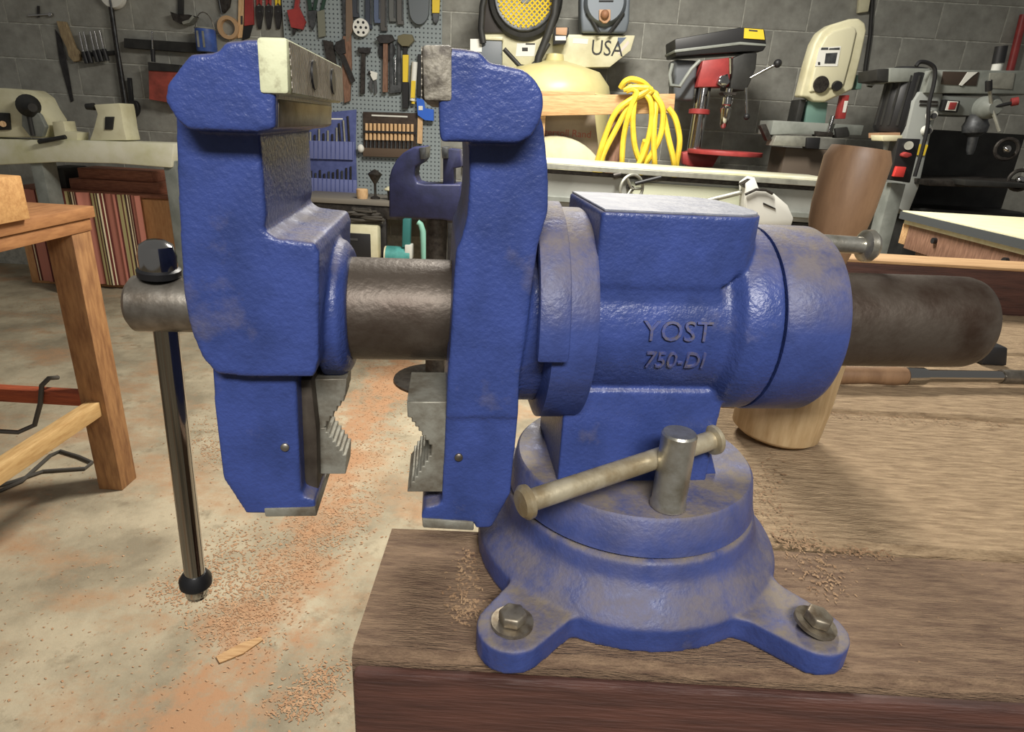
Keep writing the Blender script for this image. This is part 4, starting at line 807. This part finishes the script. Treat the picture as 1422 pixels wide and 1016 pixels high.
# pine rail with hook and yellow cord
RY = 3.48
rl = thing('pine_rail', 'pale pine rail on posts holding the yellow cord coil', 'rail', (B(840, 145, RY).x, RY+.02, 0))
slab([(742, 133), (938, 130), (936, 157), (742, 161)], RY, .04).build('board', M_cut, rl, bevel=.003)
slab([(742, 126), (826, 127), (826, 133), (742, 133)], RY+.03, .05).build('upper_strip', M_cut, rl, bevel=.002)
for x in (857, 748):
    a = B(x-9, 158, RY+.041); b_ = B(x+10, 158, RY+.041); MB().box(a.x, b_.x, RY+.041, RY+.081, 0, a.z+.06).build('post', M_hand if x == 857 else M_cut, rl, bevel=.003)
def loop(pts, Ys): 
    P_ = [B(x, y, Y) for (x, y), Y in zip(pts, Ys)]; out = []
    for i in range(len(P_)-1):
        p0 = P_[max(i-1, 0)]; p1 = P_[i]; p2 = P_[i+1]; p3 = P_[min(i+2, len(P_)-1)]
        for s_ in range(6):
            t = s_/6; out.append(.5*((2*p1)+(p2-p0)*t+(2*p0-5*p1+4*p2-p3)*t*t+(3*p1-p0-3*p2+p3)*t**3))
    return out+[P_[-1]]
yc = thing('extension_cord', 'yellow cord coil hung in loops over the pine rail', 'cord', B(885, 228, RY-.05))
M_cord = mat('yellow_cord', (226, 196, 62), .5, 0, (200, 168, 44), 10)
f_ = RY-.03; bk = RY+.07
for pts in ([(862, 122), (868, 113), (878, 110), (893, 115), (905, 127), (912, 136), (905, 175), (893, 215), (880, 240)],
            [(870, 126), (880, 123), (900, 124), (860, 150), (842, 185), (828, 230), (826, 250)],
            [(866, 124), (884, 121), (905, 126), (878, 140), (858, 175), (838, 215), (832, 245)],
            [(872, 118), (884, 128), (876, 150), (866, 190), (863, 240)],
            [(890, 124), (903, 140), (905, 165), (900, 195), (892, 228), (888, 250)],
            [(884, 118), (880, 150), (879, 175), (882, 205), (890, 225), (893, 205), (896, 195)],
            [(905, 128), (920, 150), (918, 185), (906, 212), (893, 232)],
            [(912, 140), (909, 170), (908, 200), (910, 240)],
            [(928, 150), (938, 165), (944, 195), (940, 225), (938, 245)],
            [(922, 160), (928, 190), (935, 220), (937, 245)]):
    Ys = [f_-.01*random.random()-.02*math.sin(i) for i in range(len(pts))]
    MB().tube(loop(pts, Ys), .0145, 8).build('cord_loop', M_cord, yc)

# ------------------------------------------------------------------ table saw
SY = 3.05
sa = thing('table_saw', 'pale table saw with long aluminium rails across the back of the shop', 'table saw', (B(950, 280, SY).x, SY+.3, 0))
xL, xR = B(640, 230, SY).x, B(1165, 250, SY).x
def band(y0, y1, mt, nm, dY=0, th=.03, x0=640, x1=1165):
    k0 = (x0-760)*.066; k1 = (x1-760)*.066
    return slab([(x0, y0+k0), (x1, y0+k1), (x1, y1+k1), (x0, y1+k0)], SY+dY, th).build(nm, mt, sa, bevel=.0015, seg=1)
band(223, 226.5, M_creamw, 'table_edge', 0, .34)
band(227, 234, M_alu, 'front_rail', -.02, .05)
band(235, 239.5, M_iron, 'rail_groove', .004, .03)
band(240, 285, mat('saw_cabinet_grey', (168, 170, 164), .6, 0, (150, 152, 146), 5), 'upper_cabinet', .02, .30)
band(272, 279, M_grey, 'lower_lip', -.004, .03)
band(286, 420, M_dark, 'stand_panel', .03, .28)
slab([(874, 252), (1030, 262), (1036, 300), (870, 296)], SY+.012, .02).build('cabinet_panel', mat('pale_green_panel', (206, 210, 186), .6), sa, bevel=.003)
hw = B(877, 262, SY-.06); wh = MB().torus(hw, (-.5, 1, 0), .062, .007, 28, 8).build('handwheel', M_alu, sa)
for a in (0, 2.1, 4.2): MB().cyl(hw, hw+Vector((.055*math.cos(a), .0275*math.cos(a), .055*math.sin(a))), .006, n=8).build('spoke', M_alu, wh)
MB().cyl(hw, hw+Vector((0, .09, 0)), .014, n=12).build('shaft', M_iron, wh)
MB().cyl(B(882, 255, SY-.05), B(918, 246, SY-.05), .009, n=10).build('crank_handle', M_black, wh)
rodp((852, 244), (862, 242), SY-.01, .014).build('rail_knob', M_iron, sa)
gd = slab([(1036, 255), (1048, 246), (1054, 262), (1074, 268), (1094, 285), (1102, 303), (1098, 316), (1036, 310)], SY-.16, .10).build('blade_guard', M_white, sa, bevel=.004)
slab([(1060, 281), (1077, 289), (1077, 291), (1060, 284)], SY-.164, .006).build('guard_slot', M_iron, gd)
MB().tube([B(x, y, SY-.17) for x, y in [(1035, 270), (1050, 263), (1064, 264), (1073, 269)]], .006, 8).build('guard_lever', M_iron, gd)
MB().cyl(B(980, 279, SY-.08), B(1046, 263, SY-.10), .011, n=10).build('mitre_bar', M_alu, sa)
slab([(1030, 256), (1046, 247), (1048, 252), (1036, 262)], SY-.15, .05).build('guard_knob', M_iron, gd)

# ------------------------------------------------------------------ drill press
DY = 3.74
dp = thing('drill_press', 'red drill press with black belt cover and yellow warning label', 'drill press', (B(968, 200, DY+.05).x, DY+.06, 0))
slab([(937, 54), (1028, 38), (1062, 40), (1065, 63), (1060, 71), (1030, 72), (938, 78)], DY-.02, .24).build('belt_cover', M_black, dp, bevel=.008)
slab([(937, 69), (1028, 58), (1064, 61), (1064, 64), (1028, 62), (937, 73)], DY-.024, .25).build('cover_seam', M_grey, dp, bevel=.002)
lb_ = slab([(1034, 39), (1060, 41), (1062, 55), (1033, 53)], DY-.0255, .006).build('warning_label', M_yel, dp)
slab([(1040, 41), (1052, 42), (1052, 44), (1040, 43)], DY-.0270, .002).build('printed_line', M_ink, lb_)
slab([(976, 84), (1020, 79), (1015, 120), (968, 121)], DY, .18).build('head', M_red, dp, bevel=.006)
slab([(1018, 80), (1034, 74), (1052, 73), (1050, 95), (1042, 115), (1036, 126), (1014, 124)], DY-.03, .20).build('quill_housing', M_dark, dp, bevel=.008)
slab([(936, 82), (970, 84), (964, 140), (936, 140)], DY+.05, .16).build('motor', mat('motor_slate', (92, 96, 100), .5), dp, bevel=.02, seg=3)
cl0 = B(976, 122, DY+.08); cl1 = B(958, 232, DY+.08); xcol = cl1.x
MB().cyl((xcol, DY+.08, .05), (xcol+.012, DY+.08, cl0.z+.01), .040, n=24).build('column', M_chrome, dp)
MB().lathe([(.04, 0), (.058, .004), (.058, .026), (.04, .03)], (xcol+.006, DY+.08, B(974, 156, DY+.08).z-.012), (0, 0, 1), 24).build('column_collar', M_red, dp)
MB().box(xcol-.22, xcol+.22, DY-.15, DY+.25, 0, .05).build('foot', M_red, dp, bevel=.01)
tz_ = B(1000, 209, DY-.08).z
MB().cyl((B(1008, 210, DY-.08).x, DY-.06, tz_-.022), (B(1008, 210, DY-.08).x, DY-.06, tz_), .20, n=36).build('drill_table', M_red, dp, bevel=.003)
slab([(948, 212), (966, 208), (1000, 214), (990, 232), (962, 232), (948, 228)], DY-.03, .08).build('table_arm', M_red, dp, bevel=.006)
ck = B(1011, 134, DY-.06)
MB().lathe([(.008, -.16), (.018, -.15), (.026, -.10), (.030, -.06), (.022, -.05), (.03, -.04), (.03, -.005), (.018, 0), (.018, .04)], ck, (0, 0, 1), 20).build('chuck', M_chrome, dp)
slab([(1004, 128), (1023, 128), (1022, 132), (1006, 132)], DY-.10, .08).build('quill_collar', M_iron, dp)
hb_ = B(1040, 112, DY-.06)
for a, b_, r_ in (((1042, 108), (1080, 88), 5), ((1036, 122), (1037, 162), 4), ((1014, 102), (1014, 80), 0)):
    p0 = B(*a, DY-.05); p1 = B(*b_, DY-.08); fh = MB().cyl(p0, p1, .0075, n=10).build('feed_handle', M_chrome, dp)
    if r_: MB().ball(p1, .0042*r_).build('ball_knob', M_black, fh)
slab([(1000, 106), (1011, 102), (1014, 114), (1006, 122), (996, 116)], DY-.03, .05).build('depth_stop', M_chrome, dp, bevel=.004)
MB().tube([B(x, y, DY-.03) for x, y in [(934, 88), (930, 104), (932, 118), (944, 120), (960, 96), (972, 84)]], .010, 8).build('motor_lead', M_grey, dp)

# ------------------------------------------------------------------ band saw
BY = 3.62
bs = thing('band_saw', 'cream metal-cutting band saw with rounded wheel cover', 'band saw', (B(1140, 200, BY).x, BY+.12, 0))
cov = [(1111, 134), (1122, 90), (1131, 60), (1140, 44), (1154, 34), (1180, 26), (1193, 25), (1202, 32), (1204, 42), (1196, 80), (1185, 124), (1170, 131), (1158, 136), (1146, 142), (1131, 141), (1124, 135)]
wc = slab(cov, BY, .09).build('wheel_cover', M_cream, bs, bevel=.012, seg=3)
slab([(1124, 128), (1132, 92), (1140, 64), (1148, 50), (1158, 43), (1182, 36), (1188, 38), (1190, 44), (1182, 80), (1172, 118), (1140, 126)], BY-.012, .02).build('cover_panel', mat('cream_panel', (212, 208, 178), .45), wc, bevel=.008, seg=3)
slab([(1138, 66), (1168, 64), (1163, 92), (1132, 92)], BY-.0145, .004).build('info_label', M_white, wc)
for pts in ([(1141, 66), (1150, 66), (1150, 69), (1140, 69)], [(1152, 67), (1166, 66), (1166, 69), (1151, 69)], [(1147, 74), (1163, 73), (1160, 88), (1145, 88)], [(1136, 86), (1139, 86), (1139, 90), (1136, 90)]): slab(pts, BY-.0165, .003).build('printed_block', M_tool, wc)
MB().lathe([(.0, 0), (.038, 0), (.042, .01)], B(1141, 117, BY-.02), (0, 1, 0), 24).build('cover_hole', M_iron, wc)
MB().lathe([(.0, 0), (.022, 0), (.026, .02), (.012, .03)], B(1164, 119, BY-.035), (0, 1, 0), 20).build('cover_knob', M_black, wc)
slab([(1111, 138), (1120, 138), (1112, 170), (1104, 170)], BY+.04, .12).build('frame', M_dark, bs, bevel=.004)
slab([(1122, 140), (1150, 142), (1146, 172), (1118, 172)], BY+.05, .10).build('arm', M_green, bs, bevel=.004)
slab([(1190, 104), (1199, 104), (1196, 124), (1187, 124)], BY+.03, .08).build('tension_block', M_green, bs, bevel=.003)
MB().lathe([(.012, 0), (.03, .005), (.034, .03), (.02, .04)], B(1204, 112, BY+.05), (1, -.3, 0), 18).build('tension_knob', M_chrome, bs)
rg = slab([(1171, 132), (1180, 132), (1174, 165), (1164, 165)], BY+.01, .05).build('blade_guide', M_red, bs, bevel=.003)
slab([(1173, 140), (1178, 140), (1174, 156), (1170, 156)], BY+.008, .003).build('guide_label', M_white, rg)
slab([(1074, 167), (1200, 174), (1196, 188), (1100, 186), (1070, 187)], BY-.02, .20).build('saw_table', M_grey, bs, bevel=.003)
slab([(1078, 188), (1130, 190), (1126, 204), (1072, 202)], BY-.06, .10).build('vise_jaw', M_alu, bs, bevel=.003)
slab([(1121, 191), (1140, 191), (1138, 207), (1120, 206)], BY-.08, .06).build('vise_block', M_black, bs, bevel=.004)
rodp((1157, 161), (1150, 184), BY-.03, .011).build('post', M_chrome, bs)
slab([(1134, 182), (1158, 184), (1156, 190), (1134, 189)], BY-.05, .06).build('clamp_plate', M_iron, bs, bevel=.002)
slab([(1160, 178), (1178, 176), (1180, 190), (1162, 192)], BY-.04, .06).build('gear_cover', M_dark, bs, bevel=.006)
slab([(1056, 174), (1064, 172), (1072, 192), (1066, 196)], BY-.03, .05).build('stop_lever', M_iron, bs, bevel=.003)
a = B(1092, 202, BY); b_ = B(1186, 202, BY)
MB().box(a.x, b_.x, BY+.0, BY+.22, 0, a.z-.01).build('stand', mat('brown_machine_stand', (92, 80, 68), .7), bs, bevel=.004)

# ------------------------------------------------------------------ milling machine
MY = 3.20
ml = thing('milling_machine', 'grey drill-mill machine with red switches and black motor', 'milling machine', (B(1310, 200, MY).x, MY+.2, 0))
slab([(1236, 94), (1292, 95), (1290, 113), (1235, 114)], MY+.05, .20).build('belt_box', M_grey, ml, bevel=.004)
slab([(1218, 96), (1236, 95), (1234, 114), (1217, 112)], MY+.06, .18).build('belt_box_end', M_dark, ml, bevel=.003)
hd_ = slab([(1294, 97), (1440, 98), (1440, 131), (1284, 129)], MY, .26).build('head_cover', M_grey, ml, bevel=.005)
slab([(1310, 99), (1360, 100), (1356, 119), (1307, 117)], MY-.004, .006).build('dark_window', mat('brown_window', (66, 56, 48), .15), hd_, bevel=.001)
slab([(1332, 118), (1344, 100), (1358, 100), (1350, 106), (1336, 119)], MY-.007, .004).build('sticker', M_white, hd_)
slab([(1375, 101), (1410, 101), (1406, 124), (1372, 122)], MY-.004, .006).build('name_plate', M_alu, hd_, bevel=.001)
slab([(1310, 132), (1378, 138), (1372, 162), (1303, 159)], MY+.01, .22).build('gear_head', mat('mill_grey_dark', (116, 120, 116), .5), ml, bevel=.005)
cl_ = slab([(1278, 127), (1310, 130), (1294, 180), (1286, 215), (1276, 260), (1260, 300), (1250, 290), (1258, 190), (1270, 140)], MY+.02, .20).build('column', mat('mill_grey_pale', (158, 162, 158), .5), ml, bevel=.005)
for x, y in ((1297, 160), (1290, 181)): MB().lathe([(0, 0), (.018, 0), (.022, .02), (.022, .03)], B(x, y, MY-.02), (0, 1, 0), 18).build('pivot_cap', M_white, cl_)
for x, y in ((1297, 161), (1290, 182)): MB().cyl(B(x, y, MY-.028), B(x, y, MY-.018), .013, n=14).build('pivot_bolt', M_black, cl_)
slab([(1276, 200), (1289, 201), (1284, 216), (1272, 215)], MY+.014, .006).build('yellow_tag', M_yel, cl_)
for k in range(2): slab([(1278, 139+k*5), (1303, 140+k*5), (1302, 143+k*5), (1277, 142+k*5)], MY+.016, .005).build('printed_line', M_iron, cl_)
mt_ = MB().lathe([(0, 0), (.085, 0), (.095, .02), (.095, .26), (.07, .29), (0, .29)], B(1240, 184, MY+.14), Vector((.03, 0, 1)), 28).build('motor', M_black, ml, angle=50)
for k in range(9):
    a = math.pi+math.pi*k/8; c = B(1240, 184, MY+.14); MB().cyl(c+Vector((.094*math.cos(a), .094*math.sin(a), .03)), c+Vector((.094*math.cos(a)+.006, .094*math.sin(a), .25)), .006, n=6).build('cooling_fin', M_dark, mt_)
slab([(1221, 185), (1250, 184), (1250, 192), (1221, 192)], MY+.02, .10).build('tan_block', MATS['tan_cap'], ml)
sp_ = slab([(1312, 138), (1334, 140), (1330, 156), (1308, 154)], MY-.014, .03).build('switch_frame', M_black, ml, bevel=.003)
slab([(1317, 140), (1331, 141), (1327, 154), (1313, 153)], MY-.018, .008).build('switch_bezel', M_white, sp_)
slab([(1320, 142), (1330, 142), (1326, 152), (1317, 152)], MY-.022, .008).build('stop_button', M_red, sp_, bevel=.002)
fc = B(1377, 149, MY-.05)
fh = MB().lathe([(.05, .06), (.05, .0), (.03, -.03), (0, -.03)], fc, (0, 1, 0), 24).build('feed_hub', M_grey, ml)
for a_, b2 in (((1377, 149), (1373, 112)), ((1377, 149), (1388, 182)), ((1377, 149), (1410, 142))):
    MB().cyl(B(*a_, MY-.07), B(*b2, MY-.09), .008, n=8).build('spoke', M_alu if b2[0] < 1400 else M_black, fh)
MB().cyl(B(1373, 126, MY-.085), B(1373, 112, MY-.09), .014, n=10).build('grip', M_black, fh)
MB().cyl(B(1404, 142, MY-.08), B(1414, 140, MY-.09), .018, n=10).build('grip', M_red, fh)
MB().lathe([(.012, -.15), (.018, -.13), (.022, -.07), (.05, -.05), (.055, -.02), (.045, 0), (.045, .03)], B(1356, 168, MY+.02), (-.1, 0, 1), 22).build('spindle', M_tool, ml)
rodp((1386, 88), (1391, 64), MY+.1, .026).build('draw_bar_grip', M_black, ml)
rodp((1383, 99), (1386, 88), MY+.1, .022).build('draw_bar', M_white, ml)
slab([(1290, 250), (1440, 252), (1440, 262), (1290, 258)], MY-.1, .36).build('mill_table', M_iron, ml, bevel=.003)
slab([(1340, 250), (1440, 256), (1440, 262), (1340, 258)], MY-.18, .10).build('cross_slide', M_dark, ml, bevel=.003)
for x, y in ((1398, 207), (1416, 250)):
    MB().torus(B(x, y, MY-.08), (.3, 1, 0), .045, .009, 20, 8).build('handwheel', M_iron, ml); MB().ball(B(x, y, MY-.1), .018).build('wheel_hub', M_chrome, ml)
MB().tube(loop([(1272, 92), (1278, 86), (1290, 88), (1298, 96), (1297, 115), (1290, 145), (1288, 175), (1280, 210), (1270, 245)], [MY-.03]*9), .009, 8).build('power_lead', M_black, ml)
a = B(1276, 290, MY); MB().box(a.x, a.x+.62, MY+.05, MY+.36, 0, a.z).build('stand', M_dark, ml, bevel=.006)
MB().box(a.x+.05, a.x+.62, MY+.30, MY+.36, a.z, B(1300, 180, MY+.3).z).build('splash_back', M_dark, ml)
# control box with red buttons in front of the mill
cbx = thing('switch_box', 'black switch box with red buttons on grey post beside the mallet', 'switch box', (B(1240, 240, MY-.25).x, MY-.2, 0))
cq = slab([(1248, 192), (1279, 193), (1264, 254), (1236, 250)], MY-.25, .07).build('case', M_black, cbx, bevel=.004)
slab([(1225, 188), (1254, 188), (1252, 196), (1226, 196)], MY-.24, .10).build('top_cap', M_cream, cbx, bevel=.003)
MB().cyl(B(1262, 202, MY-.27), B(1262, 202, MY-.245), .018, n=18).build('indicator', M_alu, cq)
slab([(1254, 214), (1259, 211), (1266, 213), (1267, 216), (1260, 219), (1254, 217)], MY-.275, .03).build('red_knob', M_red, cq, bevel=.002)
slab([(1246, 231), (1259, 232), (1255, 246), (1241, 245)], MY-.268, .02).build('red_button', mat('bright_red_button', (214, 66, 60), .4), cq, bevel=.002)
p0 = B(1238, 256, MY-.2); p1 = B(1258, 256, MY-.2); MB().box(p0.x, p1.x, MY-.2, MY-.12, 0, p0.z+.005).build('post', M_grey, cbx, bevel=.003)

# ------------------------------------------------------------------ light worktable at right
c = B(1252, 292, 2.1); tz2 = c.z
wt = thing('assembly_table', 'pale topped assembly table with dark edging and wooden frame', 'table', (c.x+.5, 1.65, 0))
X0 = c.x; M_top = wood('pale_plywood_top', (228, 224, 190), (214, 206, 168), (3, 12, 12), 4, .6, .05)
MB().box(X0+.004, X0+1.1, 1.15, 2.1, tz2-.003, tz2).build('top_sheet', M_top, wt)
MB().box(X0, X0+1.1, 1.146, 2.104, tz2-.026, tz2-.0032).build('dark_edging', mat('dark_edging', (64, 68, 70), .6), wt)
MB().box(X0+.012, X0+1.09, 1.16, 2.09, tz2-.040, tz2-.0262).build('substrate', M_top, wt)
MB().box(X0+.02, X0+.058, 1.18, 2.07, tz2-.115, tz2-.0402).build('side_rail', M_hand, wt, bevel=.002)
MB().box(X0+.02, X0+1.05, 2.071, 2.106, tz2-.105, tz2-.0402).build('end_rail', M_cut, wt, bevel=.002)
for x in (X0+.06, X0+.98):
    for y in (1.2, 1.99): MB().box(x, x+.075, y, y+.075, 0, tz2-.0404).build('leg', M_hand, wt, bevel=.003)
for y in (1.32, 1.62, 1.92): MB().cyl((X0+.010, y, tz2-.066), (X0+.0205, y, tz2-.066), .009, n=12).build('dark_bolt', M_black, wt)
# conduit, outlet, red pipe on the wall
tag(slab([(1194, -6), (1210, -6), (1206, 16), (1192, 18)], WTY-.03, .03).build('outlet_box', M_cream, bevel=.004), 'cream outlet box fixed on the block wall above the band saw', 'outlet')
tag(MB().tube([B(x, y, WTY-.012) for x, y in [(1212, -12), (1210, 20), (1208, 50), (1202, 90), (1200, 110)]], .012, 8).build('wall_conduit', M_dark), 'dark conduit running down the wall beside the band saw', 'conduit')
tag(MB().cyl(B(1422, 20, WTY-.03), B(1402, 100, WTY-.03), .022, n=12).build('red_pipe', M_red), 'red pipe running down the wall behind the mill', 'pipe')
